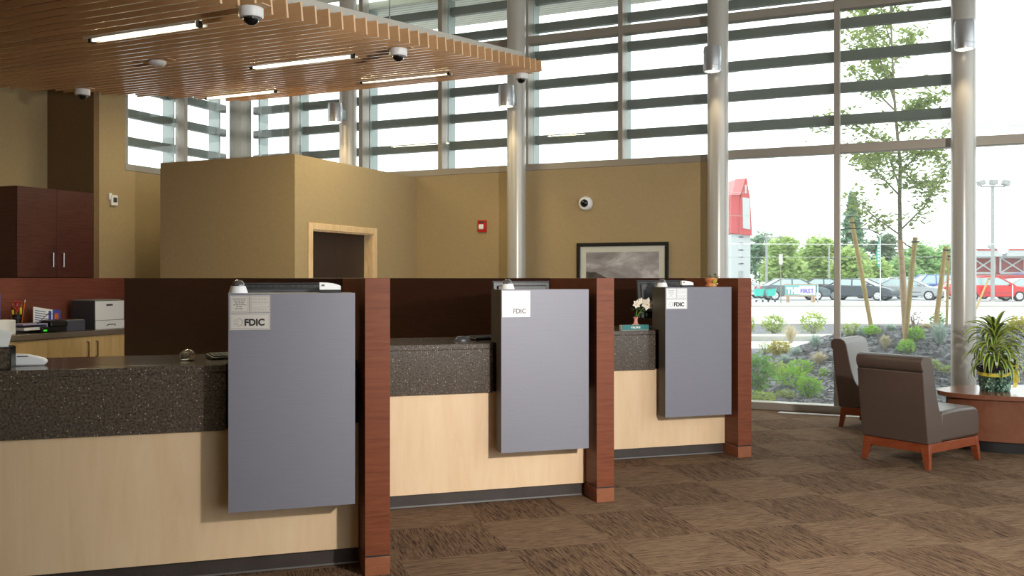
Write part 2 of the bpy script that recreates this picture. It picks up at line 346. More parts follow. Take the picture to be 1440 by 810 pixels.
# ---- windows: frame members, panes, sun-louvres of each bay
def bay(n, along, x0, x1, zb, label, mullions, trans, louv, M0=G, top=CEIL, brackets=(), lx=None, sill=True):
    """one bay in the local frame M0 (x along, y outwards)"""
    w = thing('window_%d' % n, label, None, M0.translation, M0.to_euler().z, kind='structure')
    for x in mullions: MB().box(x - .03, x + .03, 0, .17, zb, top).build('mullion', M['frame'], w, bevel=.004)
    for z in trans: MB().box(x0, x1, .01, .14, z - .05, z + .05).build('transom', M['frame'], w, bevel=.004)
    if sill: MB().box(x0, x1, -.005, .17, zb, zb + .085).build('sill', M['frame'], w, bevel=.006)
    xs = sorted(set([x0, x1] + [m for m in mullions if x0 < m < x1]))
    for a, b in zip(xs, xs[1:]):
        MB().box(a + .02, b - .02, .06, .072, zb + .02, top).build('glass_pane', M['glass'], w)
    for x in brackets: MB().box(x - .012, x + .012, .22, .42, zb - .1, top - .08).build('bracket', M['bracket'], w)
    if louv:
        a, b = lx or (x0, x1)
        for z in louv:
            pr = [(.27, z - .055), (.33, z - .06), (.37, z - .03), (.37, z + .03), (.33, z + .06), (.27, z + .055)]
            MB().prism(pr, 'x', a, b).build('louver', M['louver'], w)
    return w
LZ = [3.29, 3.655, 4.01, 4.38, 4.74, 5.1]
c = [2.16, -.33, -2.82, -5.31]
TR = [2.93, 4.52]
bay(1, 0, c[0], RR, 0, 'tall pane right of the last column beside the potted plant', [3.4, 4.65, 5.9], [2.93], [], sill=True)
bay(2, 0, c[1], c[0], 0, 'floor to roof window behind the two lounge chairs', [c[1], .915, c[0]], TR, LZ, brackets=[])
bay(3, 0, c[2], c[1], 2.86, 'high window above the framed picture', [-1.575], TR[1:], LZ, brackets=[c[2], -1.575])
bay(4, 0, c[3], c[2], 2.86, 'high window above the red fire alarm', [c[2], -4.065], TR[1:], LZ, brackets=[c[3], -4.065])
bay(5, 0, RL, c[3], 2.86, 'high window right of the room corner', [c[3], -6.5], TR[1:], LZ, brackets=[-6.5, -7.25])
GL = G @ Matrix.Translation((RL, 0, 0)) @ Matrix.Rotation(R(90), 4, 'Z')   # left wall frame: x runs from the corner (0) to negative = towards the room front
bay(6, 0, -2.15, 0, 2.86, 'high corner window above the tan box room', [-2.13, -1.1], [4.52], LZ, M0=GL, brackets=[-1.1, -.2])
tag(MB().box(RL - .17, RL + .05, -.05, .17, 2.86, CEIL).build('trim_corner_post', M['frame'], M=G), kind='structure')
# right wall of the room: a glazed front that gives daylight from the right, outside the frame
GR = G @ Matrix.Translation((RR, 0, 0)) @ Matrix.Rotation(R(-90), 4, 'Z')
w = thing('window_7', 'glazed right-hand front of the hall', None, GR.translation, GR.to_euler().z, kind='structure')
for x in [0.05 + i * 1.5 for i in range(10)]: MB().box(x - .03, x + .03, 0, .17, 0, CEIL).build('mullion', M['frame'], w)
for z in (.05, 2.93, CEIL - .05): MB().box(0, 13.5, .02, .15, z - .05, z + .05).build('transom', M['frame'], w)
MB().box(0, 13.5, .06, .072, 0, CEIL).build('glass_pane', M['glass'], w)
# rib-metal eaves outside
o = MB().box(-10.2, 9, .2, 1.5, 5.27, 5.36).build('ribbed_eaves', M['soffit']); o.location = Gp(0, 0); o.rotation_euler = (0, 0, GA)
tag(o, 'pale ribbed metal roof eaves outside the high windows', 'eaves', kind='structure')
o = MB().box(-9.5, -7.45, -4.0, .2, 5.27, 5.36).build('ribbed_eaves', M['soffit']); o.location = Gp(0, 0); o.rotation_euler = (0, 0, GA)
tag(o, 'ribbed metal roof eaves outside the corner window', 'eaves', kind='structure')

# ---- columns with their lamps
CL = ['steel column nearest the potted plant, right of the lounge chairs', 'steel column beside the clay pot, left of the tall window',
      'steel column between red fire alarm and framed picture', 'steel column left of the others, behind the tan box room']
LL = ['cylinder wall light on the column beside the potted plant', 'cylinder wall light on the column left of the tall window',
      'cylinder wall light on the column below the canopy tip', 'cylinder wall light on the column behind the tan box room']
LIZ = [(3.757, 4.04), (3.77, 4.04), (3.574, 3.828), (3.56, 3.81)]
for i, x in enumerate(c):
    t = gthing('steel_column', CL[i], 'column', x, -.3, 0, 'round steel columns along the window wall')
    MB().lathe([(.1175, 0), (.1175, CEIL)], 48).build('shaft', M['column'], t, smooth=40)
    MB().lathe([(.15, 0), (.15, .012), (.125, .02)], 32).build('base_collar', M['column'], t, smooth=40)
    z0, z1 = LIZ[i]; h = z1 - z0
    t = gthing('column_light', LL[i], 'light', x, -.6, z0, 'cylinder lights on the columns')
    MB().lathe([(.075, .035), (.085, .0), (.092, .0), (.097, .03), (.097, h - .03), (.09, h), (.085, h), (.08, h - .03)], 32).build('housing', M['alu'], t, smooth=40)
    MB().lathe([(.0, .004), (.076, .004), (.078, .012), (0, .012)], 24, caps=False).build('lens', M['warm'], t)
    MB().lathe([(.099, .05), (.1, .055), (.099, .06)], 32, caps=False).build('trim_ring', M['alu'], t, smooth=40)
    MB().box(-.05, .05, .08, .2, .05, h - .06).build('bracket', M['bracket'], t, bevel=.006)
    lp = Gp(x, -.6, z0 - .01); lamp('column_light_beam', 'SPOT', lp, 22, (1, .8, .5), .06, aim=Gp(x, -.45, 0), spot_size=R(75), spot_blend=.6)

# ---- tan box room with the doorway
bx, by, bw, bh = -4.42, -2.61, 1.93, 2.845
t = gthing('tan_box_room', 'tan painted box room standing below the high windows', 'booth', 0, 0, 0, kind='structure')
MB().box(bx - bw, bx, by, by + .1, 0, bh).build('front_wall', M['paint'], t)
MB().box(bx - .12, bx, by + .1, -2.305, 0, bh).box(bx - .12, bx, -1.07, -.002, 0, bh).box(bx - .12, bx, -2.305, -1.07, 2.04, bh).build('side_wall', M['paint'], t)
MB().box(bx - bw, bx - bw + .1, by + .1, -.002, 0, bh).build('far_wall', M['paint'], t)
MB().box(bx - bw + .1, bx - .12, by + .1, -.002, bh - .1, bh).build('roof', M['paint'], t)
t = gthing('door_1', None, None, bx, -1.6875, 0, kind='structure')
cs = MB()
for s_ in (-1, 1):
    cs.prism([(.0, 0), (.012, 0), (.018, 0), (.018, 0.001)], 'y', 0, .001) if 0 else None
    cs.box(0, .018, s_ * .6175 - (0 if s_ > 0 else .075), s_ * .6175 + (.075 if s_ > 0 else 0), 0, 2.115)
cs.box(0, .018, -.6175, .6175, 2.04, 2.115)
cs.build('door_casing', M['casing'], t, bevel=.005)
MB().box(-.16, 0, .6, .6175, 0, 2.04).box(-.16, 0, -.6175, -.6, 0, 2.04).box(-.16, 0, -.6, .6, 2.025, 2.04).build('door_jamb', M['casing'], t)
MB().box(-.155, -.115, -.6, -.002, .01, 2.025).box(-.155, -.115, .002, .6, .01, 2.025).build('doorway_dark_fill', mat('dark_doorway', srgb(52, 38, 34), .4), t)  # dark panels stand in for the unlit interior behind the doorway

# ---- things on the walls
t = gthing('framed_picture', 'black framed grey seascape photograph on the tan wall', 'picture', -1.547, 0, 1.05)
wF, hF = 1.158, .882
def ring(mb, w, h, b, y0, y1, z=0): mb.box(-w / 2, w / 2, y0, y1, z, z + b).box(-w / 2, w / 2, y0, y1, z + h - b, z + h).box(-w / 2, -w / 2 + b, y0, y1, z + b, z + h - b).box(w / 2 - b, w / 2, y0, y1, z + b, z + h - b); return mb
ring(MB(), wF, hF, .045, -.035, -.002).build('frame', M['black'], t, bevel=.006)
MB().box(-wF / 2 + .04, wF / 2 - .04, -.014, -.003, .04, hF - .04).build('mat_board', mat('mat_board', srgb(205, 205, 195), .8), t)
def sea():
    m = mat('seascape_print', srgb(140, 135, 138), .35); q = NT(m); v = q.coord((1.6, 1, 4.2)); f = q.noise(v, 1.3, 7, .62, .6)
    c1 = q.ramp(f, [(.32, srgb(128, 123, 127)), (.5, srgb(160, 155, 160)), (.66, srgb(212, 209, 214))]); q.l(c1, q.b.inputs['Base Color']); return m
MB().box(-wF / 2 + .12, wF / 2 - .12, -.017, -.014, .13, hF - .115).build('print', sea(), t)
MB().prism([(-wF / 2 + .12, .13), (wF / 2 - .12, .13), (wF / 2 - .12, .30), (.05, .36), (-.12, .41), (-.2, .455), (-.27, .49), (-.34, .525), (-.40, .52), (-wF / 2 + .12, .53)], 'y', -.0178, -.0172).build('headland', noisy('printed_headland', srgb(60, 56, 58), srgb(96, 92, 94), 12, .5), t)

def domecam_mesh(t, s=1.0, flip=1, clear=False):
    """housing ring and dome; flip=1 hangs, flip=-1 stands"""
    Mx = Matrix.Diagonal((s, s, s * flip, 1))
    if clear:
        MB().lathe([(.047, .0), (.046, -.005), (.036, -.034), (.032, -.036)], 32, M=Mx).build('housing', M['white'], t, smooth=40)
    else:
        MB().lathe([(.07, 0), (.078, -.004), (.078, -.058), (.072, -.066), (.055, -.067)], 32, M=Mx).build('housing', M['white'], t, smooth=40)
    r = .033 if clear else .052; z0 = -.034 if clear else -.062
    MB().lathe([(r * math.cos(a), z0 - r * math.sin(a)) for a in [i * math.pi / 20 for i in range(10)]] + [(.002, z0 - r)], 28, M=Mx, caps=False).build('dome', M['dome_clear'] if clear else M['dome'], t, smooth=60)
t = gthing('wall_dome_camera', 'white dome camera on the tan wall above the framed picture', 'security camera', -2.014, 0, 2.42)
t.rotation_euler = (R(90), 0, GA); t.rotation_mode = 'XYZ'
MW = Matrix.Identity(4)
MB().lathe([(.088, 0), (.088, .03), (.075, .055), (.055, .062)], 36).build('housing', M['white'], t, smooth=40)
MB().lathe([(.05 * math.cos(a), .055 + .05 * math.sin(a)) for a in [i * math.pi / 20 for i in range(10)]] + [(.002, .105)], 28, caps=False).build('dome', M['dome'], t, smooth=60)

t = gthing('fire_alarm', 'red fire alarm strobe on the tan wall', 'fire alarm', -3.43, 0, 2.095)
MB().box(-.06, .06, -.035, -.001, 0, .155).build('housing', M['red'], t, bevel=.006)
MB().box(-.04, .03, -.055, -.035, .035, .10).build('strobe_lens', M['white'], t, bevel=.012)
MB().box(-.03, .03, -.038, -.035, .115, .14).build('grille', M['darkgrey'], t)
t = thing('thermostat', 'small white thermostat on the tan wall beside the dark cabinet', 'thermostat', Gp(RL, -2.34, 2.4), GA)
MB().box(.0, .03, -.05, .05, 0, .13).build('housing', M['white'], t, bevel=.005)
MB().box(.03, .034, -.02, .035, .04, .10).build('display', M['darkgrey'], t)
MB().box(.0, .02, -.075, -.03, .07, .15).build('mounting_plate', M['white'], t, bevel=.004)

# ---- built-in dark cabinet
y1, y0 = -2.635, -3.66
t = gthing('wall_cabinet', 'tall dark wood wall cabinet with two doors and steel pulls', 'cabinet', RL, 0, 0)
MB().box(-.78, -.02, y0, y1, 1.505, 2.53).build('body', M['cabwood'], t)
ym = (y0 + y1) / 2
for s_, (a, b) in enumerate([(y0 + .002, ym - .002), (ym + .002, y1 - .002)]):
    d = MB().box(-.02, 0, a, b, 1.51, 2.528).build('door', M['cabwood'], t, bevel=.002)
    hy = ym - .07 if s_ == 0 else ym + .07
    MB().tube([(0, hy, 1.63), (.03, hy, 1.63), (.03, hy, 1.79), (0, hy, 1.79)], .008, 8).build('handle', M['alu'], d, smooth=40)

# ---- back counter with maple doors
t = gthing('back_counter', 'low maple storage counter with grey top along the left wall', 'counter', RL, 0, 0)
ya, yb = -6.6, -1.9
MB().box(.02, .66, ya, yb, .09, .85).build('body', M['maple_door'], t)
MB().box(.02, .72, ya, yb + .02, .855, .914).build('countertop', mat('taupe_counter', srgb(112, 100, 92), .2), t, bevel=.003)
MB().box(.02, .6, ya, yb, 0, .09).build('kick_plate', M['kick'], t)
de = [-5.51, -4.94, -4.38, -3.818, -3.255, -2.69, -2.13]
for i, (a, b) in enumerate(zip(de, de[1:])):
    d = MB().box(.66, .68, a + .002, b - .002, .1, .845).build('door', M['maple_door'], t, bevel=.002)
    hy = (b - .06) if i % 2 == 1 else (a + .06)
    MB().tube([(.68, hy, .62), (.71, hy, .62), (.71, hy, .79), (.68, hy, .79)], .007, 8).build('handle', mat('bronze_pull', srgb(110, 88, 66), .35, .6) if i == 0 else bpy.data.materials['bronze_pull'], d, smooth=40)
tag(MB().box(RL, RL + .02, -6.6, -1.88, .914, 1.5).build('backsplash_panel', M['splash'], M=G), 'reddish wood panel on the wall behind the printer', 'panel')

def gb(a, b, z): return Gp(1.797 - a, b - 10.70, z)
# printer
t = gthing('printer', 'white laser printer with dark grey sides on the back counter', 'printer', -6.823, -3.111, .914)
MB().box(-.4, -.012, 0, .41, 0, .325).build('body', M['darkgrey'], t, bevel=.01)
MB().box(-.4, -.03, .02, .39, .325, .337).build('top_cover', mat('taupe_plastic', srgb(150, 145, 135), .5), t, bevel=.004)
MB().box(-.012, .0, 0, .41, .10, .322).build('front_panel', M['white'], t, bevel=.006)
MB().box(-.012, .004, 0, .41, 0, .096).build('paper_tray', M['white'], t, bevel=.004)
MB().box(.0, .004, .15, .24, .265, .285).build('handle_recess', M['darkgrey'], t, bevel=.003)
MB().tube([(.004, .15, .035), (.016, .17, .05), (.016, .26, .05), (.004, .28, .035)], .005, 6).build('tray_handle', M['darkgrey'], t)

t = gthing('floor_vent', 'long pale metal floor vent at the foot of the tall window', 'floor vent', .86, -.16, 0)
MB().box(-.55, .55, -.05, .05, 0, .006).build('vent_frame', M['alu'], t, bevel=.001)
mb = MB()
for i in range(9): mb.box(-.53, .53, -.04 + i * .0095, -.036 + i * .0095, .006, .009)
mb.build('grille', M['white_metal'], t)

# ================================================================= TELLER STATIONS
WHERE = ['nearest', 'middle', 'farthest']
D = Matrix.Rotation(math.atan2(.848, -.5296), 4, 'Z')
for k in range(3):
    wh = WHERE[k]
    uL = -3.4 if k == 0 else -1.86
    uR = -.003
    # counter
    t = sthing(k, 'teller_counter', 'speckled stone teller counter with maple front at the %s station' % wh, 'counter', 0, 0)
    MB().box(uL, uR, .275, .92, 1.03, 1.065).box(uL, -.665, .19, .275, 1.03, 1.065).box(uL, -.665, .19, .222, .738, 1.03).build('stone_top', M['stone'], t, bevel=.003)
    MB().box(uL, uR, .21, .23, .09, .74).build('front_panel', M['maple'], t)
    MB().box(uL, uR, .235, .85, .09, 1.029).build('carcass', M['darkwood'], t)
    MB().box(uL, uR, .235, .8, 0, .089).build('kick_plate', M['kick'], t)
    MB().box(uL, uR, .228, .2345, .004, .012).build('kick_trim', M['chromeline'], t)
    # pier and privacy screen
    t = sthing(k, 'teller_divider', 'cherry wood pier and dark privacy screen beside the %s teller station' % wh, 'divider', 0, 0, group=None)
    MB().box(0, .127, 0, .93, .101, 1.5).build('pier', [M['cherry']], t, bevel=.002)
    MB().box(.002, .125, .002, .928, .093, .101).build('reveal', M['ink'], t)
    MB().box(0, .127, 0, .93, 0, .093).build('pier_base', M['cherry_base'], t, bevel=.002)
    MB().box(0, 2.71, -.05, 0, .0, 1.5, M=Matrix.Translation((.0, .932, 0)) @ D).build('screen', M['darkwood'], t, bevel=.002)
    # grey box on the counter
    lab = ['dark shaded grey laminate cabinet with metal FDIC plaques, nearest of the three', 'grey laminate cabinet with blank white FDIC card, middle of the three', 'grey laminate cabinet with small white FDIC plaques, farthest of the three'][k]
    t = sthing(k, 'monitor_cabinet', lab, 'cabinet', -.655, .03, .362)
    bw_ = .61; bh_ = 1.425 - .362
    MB().box(0, bw_, 0, .003, 0, bh_).build('front_panel', M['laminate'], t)
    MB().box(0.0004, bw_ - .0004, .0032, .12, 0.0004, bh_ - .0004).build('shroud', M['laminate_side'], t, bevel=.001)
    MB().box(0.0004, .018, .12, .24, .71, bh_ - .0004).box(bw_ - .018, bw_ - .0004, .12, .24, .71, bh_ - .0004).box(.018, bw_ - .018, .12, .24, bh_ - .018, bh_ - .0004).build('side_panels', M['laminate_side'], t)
    # plaques
    pl = M['plaque'] if k == 0 else M['plaque_white']
    if k == 1:
        s = MB().box(.006, .196, -.003, -.0005, bh_ - .18, bh_ - .008).build('sign', M['plaque_white'], t)
        text('lettering', 'FDIC', .042, M['inkgrey'], Matrix.Translation((.078, -.0042, bh_ - .155)) @ UP, s, bold=.0012, sx=.98)
    else:
        z1 = bh_ - .010; z0 = z1 - .083; zb = z0 - .084; x0, x1 = .006, .196; xm = .099
        s = MB().box(x0, xm - .0015, -.003, -.0005, z0, z1).box(xm + .0015, x1, -.003, -.0005, z0, z1).box(x0, x1, -.003, -.0005, zb, z0 - .003).build('sign', pl, t)
        ln = MB(); ik = M['ink'] if k == 0 else M['inkgrey']
        for (a, b, c0, d0) in ((x0, xm - .0015, z0, z1), (xm + .0015, x1, z0, z1), (x0, x1, zb, z0 - .003)):
            a += .005; b -= .005; c0 += .005; d0 -= .005; e = .0011
            ln.box(a, b, -.0036, -.003, c0, c0 + e).box(a, b, -.0036, -.003, d0 - e, d0).box(a, a + e, -.0036, -.003, c0, d0).box(b - e, b, -.0036, -.003, c0, d0)
        ln.build('border', ik, s)
        ln = MB(); rr = random.Random(3)
        for i in range(6):
            zz = z1 - .018 - i * .0095; wds = [.066, .056, .044, .058, .03, .044][i]; x = (x0 + xm) / 2 - wds / 2
            while x < (x0 + xm) / 2 + wds / 2 - .006:
                l_ = rr.uniform(.006, .014); ln.box(x, min(x + l_, (x0 + xm) / 2 + wds / 2), -.0036, -.003, zz, zz + .0028); x += l_ + .003
        ln.build('small_print', ik, s)
        ln = MB()
        for i in range(9):
            if i == 5: continue
            zz = z1 - .014 - i * .0072; x = xm + .012
            while x < x1 - .018:
                l_ = rr.uniform(.005, .012); ln.box(x, x + l_, -.0036, -.003, zz, zz + .0014); x += l_ + .003
        ln.build('small_print', M['inkgrey'], s)
        text('lettering', 'FDIC', .045, M['ink'], Matrix.Translation((.074, -.0042, zb + .021)) @ UP, s, bold=.0016, sx=.98)
        em = MB()
        for i in range(16):
            a = -math.pi / 2 + math.pi * i / 15; em.box(-.001, .001, -.0036, -.003, -.004, .004, M=Matrix.Translation((.048 + .017 * math.cos(a), 0, zb + .037 + .018 * math.sin(a))) @ Matrix.Rotation(-a, 4, 'Y'))
        for i in range(4): em.box(.024, .046, -.0036, -.003, zb + .024 + i * .008, zb + .0255 + i * .008)
        em.build('emblem', M['inkgrey'], s)
    # standing dome camera on the cabinet's corner
    u_cam = [-.608, -.56, -.60][k]
    t = sthing(k, 'counter_dome_camera', 'small dome camera standing on the %s grey cabinet' % wh, 'security camera', u_cam + (.0), [.10, .20, .20][k], 1.426, 'dome cameras on the grey cabinets')
    domecam_mesh(t, [.98, 1.0, 1.0][k], -1, True)
    # card holder
    if k != 1:
        uu = [-.16, -.41][k // 2]
        t = sthing(k, 'card_holder', 'black holder of white cards on the %s grey cabinet' % wh, 'card holder', uu, .12, 1.426)
        MB().box(-.056, .056, -.02, .03, 0, .015).box(-.055, .06, .018, .024, 0, .03).build('holder', M['black'], t, bevel=.002)
        MB().prism([(-.053, .012), (.053, .012), (.053, .034), (.04, .040), (.015, .047), (-.02, .051), (-.053, .052)], 'y', -.012, .015).build('cards', M['paper'], t)
        MB().box(-.044, -.028, -.0126, -.012, .032, .042).build('card_mark', M['inkgrey'], t)
# ---- monitors
def monitor(k, lab, u, v, w, h, ztop, rz=0, tilt=8):
    t = sthing(k, 'computer_monitor', lab, 'monitor', u, v, 1.066, rz=rz)
    H = ztop - 1.066; Tt = Matrix.Translation((0, .04, H)) @ Matrix.Rotation(R(-tilt), 4, 'X')
    MB().box(-w / 2, w / 2, -.02, .02, -h, 0).build('housing', M['black'], t, bevel=.006, M=Tt)
    MB().box(-w / 2 + .02, w / 2 - .02, .0205, .022, -h + .02, -.02).build('screen', mat('dark_screen', srgb(30, 34, 38), .15) if 'dark_screen' not in bpy.data.materials else bpy.data.materials['dark_screen'], t, M=Tt)
    bk = MB().box(-w / 2 + .03, w / 2 - .03, -.045, -.02, -h + .05, -.03)
    bk.box(-.04, .04, -.06, -.045, -h + .09, -.08)
    bk.build('rear_cover', M['darkgrey'], t, bevel=.008, M=Tt)
    vt = MB()
    for i in range(int(w / .03) - 2):
        if i % 4 != 3: vt.box(-w / 2 + .04 + i * .03, -w / 2 + .055 + i * .03, -.0212, -.02, -.017, -.012)
    vt.build('vent_slots', M['darkgrey'], t, M=Tt)
    MB().box(-w / 2, w / 2, -.02, .02, 0, .003).build('top_edge', M['darkgrey'], t, M=Tt)
    MB().box(-.03, .03, -.03, .0, 0.012, H - .12).build('stand_neck', M['black'], t, bevel=.004)
    MB().lathe([(.11, 0), (.11, .008), (.04, .014)], 32).build('stand_base', M['black'], t, smooth=40)
monitor(0, 'wide black monitor top rising behind the nearest grey cabinet', -.375, .47, .46, .30, 1.468)
monitor(1, 'black monitor rising behind the middle grey cabinet', -.37, .47, .42, .33, 1.473)
monitor(2, 'black monitor leaning behind the farthest grey cabinet', -.47, .50, .40, .33, 1.473, rz=R(-12), tilt=12)
# ---- mice, keyboards, paperweight
def mouse(k, lab, u, v, rz=0):
    t = sthing(k, 'computer_mouse', lab, 'mouse', u, v, 1.0655, rz=rz)
    pr = [(.001, 0.0)]
    mb = MB(); n, sg = 7, 14; vs = []
    for i in range(n + 1):
        ph = math.pi / 2 * i / n
        for j in range(sg * 2):
            a = math.pi * j / sg; vs.append((.058 * math.cos(ph) * math.cos(a), .032 * math.cos(ph) * math.sin(a), .034 * math.sin(ph)))
    s2 = sg * 2; fs = [(i * s2 + j, i * s2 + (j + 1) % s2, (i + 1) * s2 + (j + 1) % s2, (i + 1) * s2 + j) for i in range(n) for j in range(s2)]
    mb.add(vs, fs).build('shell', M['darkgrey'], t, smooth=60)
    MB().box(-.04, -.025, -.004, .004, .026, .032).build('scroll_wheel', M['black'], t)
mouse(1, 'grey rounded mouse on the middle counter beside the grey cabinet', -.80, .48)
def keyboard(k, lab, u, v, rz):
    t = sthing(k, 'keyboard', lab, 'keyboard', u, v, 1.0655, rz=rz)
    MB().prism([(-.07, 0), (.07, 0), (.07, .024), (-.07, .012)], 'x', -.21, .21).build('case', M['black'], t, bevel=.003)
    ks = MB()
    for r_ in range(5):
        for q in range(15): ks.box(-.2 + q * .0265, -.2 + q * .0265 + .022, -.058 + r_ * .024, -.058 + r_ * .024 + .02, .014 + r_ * .002, .02 + r_ * .0022)
    ks.build('keys', M['darkgrey'], t)
keyboard(0, 'black keyboard on the nearest counter left of the grey cabinet', -.55, .62, R(15))
keyboard(1, 'black keyboard on the middle counter beside the mouse', -.52, .60, R(15))
t = sthing(0, 'glass_paperweight', 'clear glass ball paperweight on the nearest counter', 'paperweight', -.86, .52, 1.0655)
MB().lathe([(.0, 0), (.028, .0), (.038, .012), (.040, .028), (.034, .045), (.02, .056), (.001, .06)], 28, caps=False).build('glass_ball', M['crystal'], t, smooth=60)
MB().lathe([(.03, -.0002), (.034, .004), (.03, .006)], 24).build('base_ring', M['alu'], t, smooth=40)
# ---- farthest station: name plate, flower, clay pot
t = sthing(2, 'name_plate', 'teal name plate with white lettering on the farthest stone counter', 'name plate', -.835, .24, 1.0655)
MB().prism([(-.02, 0), (.025, 0), (.025, .045), (-.005, .045)], 'x', -.125, .125).build('block', M['plaque'], t, bevel=.002)
MB().box(-.12, .12, -.0275, -.0225, .006, .046).build('plate', M['teal'], t)
text('lettering', 'VALERIE', .024, M['paper'], Matrix.Translation((0, -.0285, .017)) @ UP, t, align='CENTER', bold=.0005)
t = sthing(2, 'flower_vase', 'white lily in a small pink shell vase on the farthest counter', 'flower vase', -.76, .37, 1.0655)
MB().lathe([(.0, 0), (.045, 0), (.052, .012), (.04, .035), (.018, .05), (.014, .08), (.022, .105), (.018, .105), (.01, .08)], 20, caps=False).build('vase', mat('pink_glaze', srgb(222, 158, 140), .3), t, smooth=50)
st = MB().tube([(0, 0, .09), (.01, 0, .16), (.03, 0, .21)], .004, 6).tube([(0, 0, .09), (.05, 0, .16), (.09, -.01, .2)], .004, 6)
st.build('stem', M['leaf_mid'], t)
pt = MB()
for cx, cz, rr_ in ((.09, .215, .065), (-.005, .215, .045), (.035, .24, .035)):
    for i in range(6):
        a = 6.283 * i / 6 + .3; dx, dz = math.cos(a), math.sin(a)
        c0 = Vector((cx, -.02, cz)); d = Vector((dx, -.5, dz)).normalized(); w_ = Vector((-dz, 0, dx)) * rr_ * .32
        pt.add([c0, c0 + d * rr_ * .55 + w_, c0 + d * rr_ + Vector((0, .012, 0)), c0 + d * rr_ * .55 - w_, c0 + d * rr_ * .6 + Vector((0, .008, 0))], [(0, 1, 4), (1, 2, 4), (2, 3, 4), (3, 0, 4)])
pt.build('petals', mat('petal_white', srgb(248, 240, 226), .6), t)
sm = MB()
for cx, cz in ((.09, .215), (-.005, .215)):
    for i in range(4): sm.tube([(cx, -.02, cz), (cx + random.uniform(-.012, .012), -.05, cz + random.uniform(-.012, .012))], .0018, 5)
sm.build('stamens', M['yellow'], t)
leafmesh([(random.uniform(-.03, .12), random.uniform(-.02, .02), random.uniform(.13, .2)) for _ in range(14)], .07, aspect=.3).build('leaves', mat('dark_green_leaf', srgb(40, 70, 30), .4), t)
t = sthing(2, 'clay_figure_pot', 'clay figure flower pot with succulent on the farthest grey cabinet', 'plant pot', -.185, .12, 1.426)
MB().lathe([(0, 0), (.04, 0), (.048, .01), (.036, .02), (.034, .03), (.05, .05), (.052, .072), (.046, .078), (.04, .07)], 24, caps=False).build('pot', M['terracotta'], t, smooth=50)
MB().lathe([(0, 0), (.016, .001), (.02, .008), (.014, .016), (0, .018)], 14, caps=False, M=Matrix.Translation((0, -.05, .048)) @ Matrix.Rotation(R(90), 4, 'X')).build('face_knob', M['leaf_yellow'], t, smooth=60)
MB().lathe([(0, 0), (.012, .001), (.014, .006), (0, .014)], 12, caps=False, M=Matrix.Translation((.048, -.01, .02))).build('foot', mat('pale_clay', srgb(226, 190, 140), .5), t, smooth=60)
leafmesh([(.045 * math.cos(a) * q, .03 * math.sin(a) * q, .075 + random.uniform(0, .02)) for a in [i * .42 for i in range(15)] for q in (.3, 1)], .05, aspect=.45, flat=.25).build('leaves', mat('succulent_leaf', srgb(112, 122, 92), .5), t)
# ---- left end of the nearest counter
t = sthing(0, 'card_file', 'grey speckled card file at the left end of the nearest counter', 'card file', -1.73, .30, 1.0655)
MB().box(-.09, .09, -.05, .05, 0, .012).box(-.09, .085, -.05, -.042, 0, .10).box(-.09, .085, .042, .05, 0, .11).build('body', M['stone'], t, bevel=.002)
MB().box(-.09, .09, -.052, .052, .10, .106).box(.085, .09, -.052, .052, 0, .106).build('rim', M['black'], t)
MB().box(-.05, .04, -.002, .001, .02, .19, M=Matrix.Rotation(R(14), 4, 'Y')).build('card', M['paper'], t)
t = sthing(0, 'tape_dispenser', 'white rounded tape dispenser on the nearest counter beside the card file', 'tape dispenser', -1.60, .45, 1.0655)
MB().prism([(-.09, 0), (.07, 0), (.085, .02), (.07, .035), (.0, .055), (-.06, .06), (-.09, .05)], 'y', -.025, .025).build('body', M['white'], t, bevel=.008)
MB().box(-.05, .0, -.026, .026, .045, .05).build('slot', M['darkgrey'], t)

# ================================================================= BACK COUNTER THINGS
CT = .9145
def bt(name, label, cat, px_, a, z=CT, rz=0, group=None):
    """stands on the back counter at depth coordinate a, seen at px_"""
    r_ = (px_ - 720) / F; Y = a / (-.912 * r_ + .41); return thing(name, label, cat, (r_ * Y, Y, z), GA + rz, group)
t = bt('white_tray', 'white box at the left end of the back counter', 'box', 8, 8.62)
MB().box(-.15, .02, -.30, .10, 0, .15).build('box_body', M['white'], t, bevel=.004)
MB().box(-.145, .015, -.295, .095, .15, .153).build('lid', M['paper'], t)
t = bt('blue_binder', 'blue binder at the left edge of the back counter', 'binder', -1, 9.0)
MB().box(-.02, .02, -.15, .0, 0, .42).build('cover', M['blue'], t, bevel=.002)
MB().box(-.015, .015, -.14, .003, .01, .41).build('pages', M['paper'], t)
t = bt('lavender_tray', 'lavender letter tray with papers on the back counter', 'tray', 40, 8.75)
MB().box(-.12, .12, -.16, .14, .085, .10).box(-.12, .12, .13, .14, 0, .085).box(-.12, -.11, -.16, .13, 0, .085).build('tray', M['lavender'], t, bevel=.002)
MB().box(-.09, .10, -.13, .11, .03, .06).build('papers', M['paper'], t)
t = bt('pen_cup', 'dark desk cup at the back counter holding pens', 'cup', 24, 8.98)
MB().lathe([(0, 0), (.045, 0), (.047, .19), (.043, .19), (.041, .01), (0, .01)], 20, caps=False).build('body', M['black'], t, smooth=40)
MB().lathe([(.0475, .15), (.0485, .155), (.0475, .16)], 20, caps=False).build('band', M['darkgrey'], t, smooth=40)
cl = t.location.copy()
def pen(lab, name, cat, dx, h, m, tipm, r=.007, lean=0):
    q = thing(name, lab, cat, cl + Vector((dx, dx * .6, .02)), GA); q.rotation_euler = (0, R(lean), GA)
    MB().lathe([(r * .4, 0), (r, .02), (r, h - .03)], 10).build('barrel', m, q, smooth=40)
    MB().lathe([(r, h - .03), (r * .9, h - .01), (r * .3, h)], 10).build('tip', tipm, q, smooth=40)
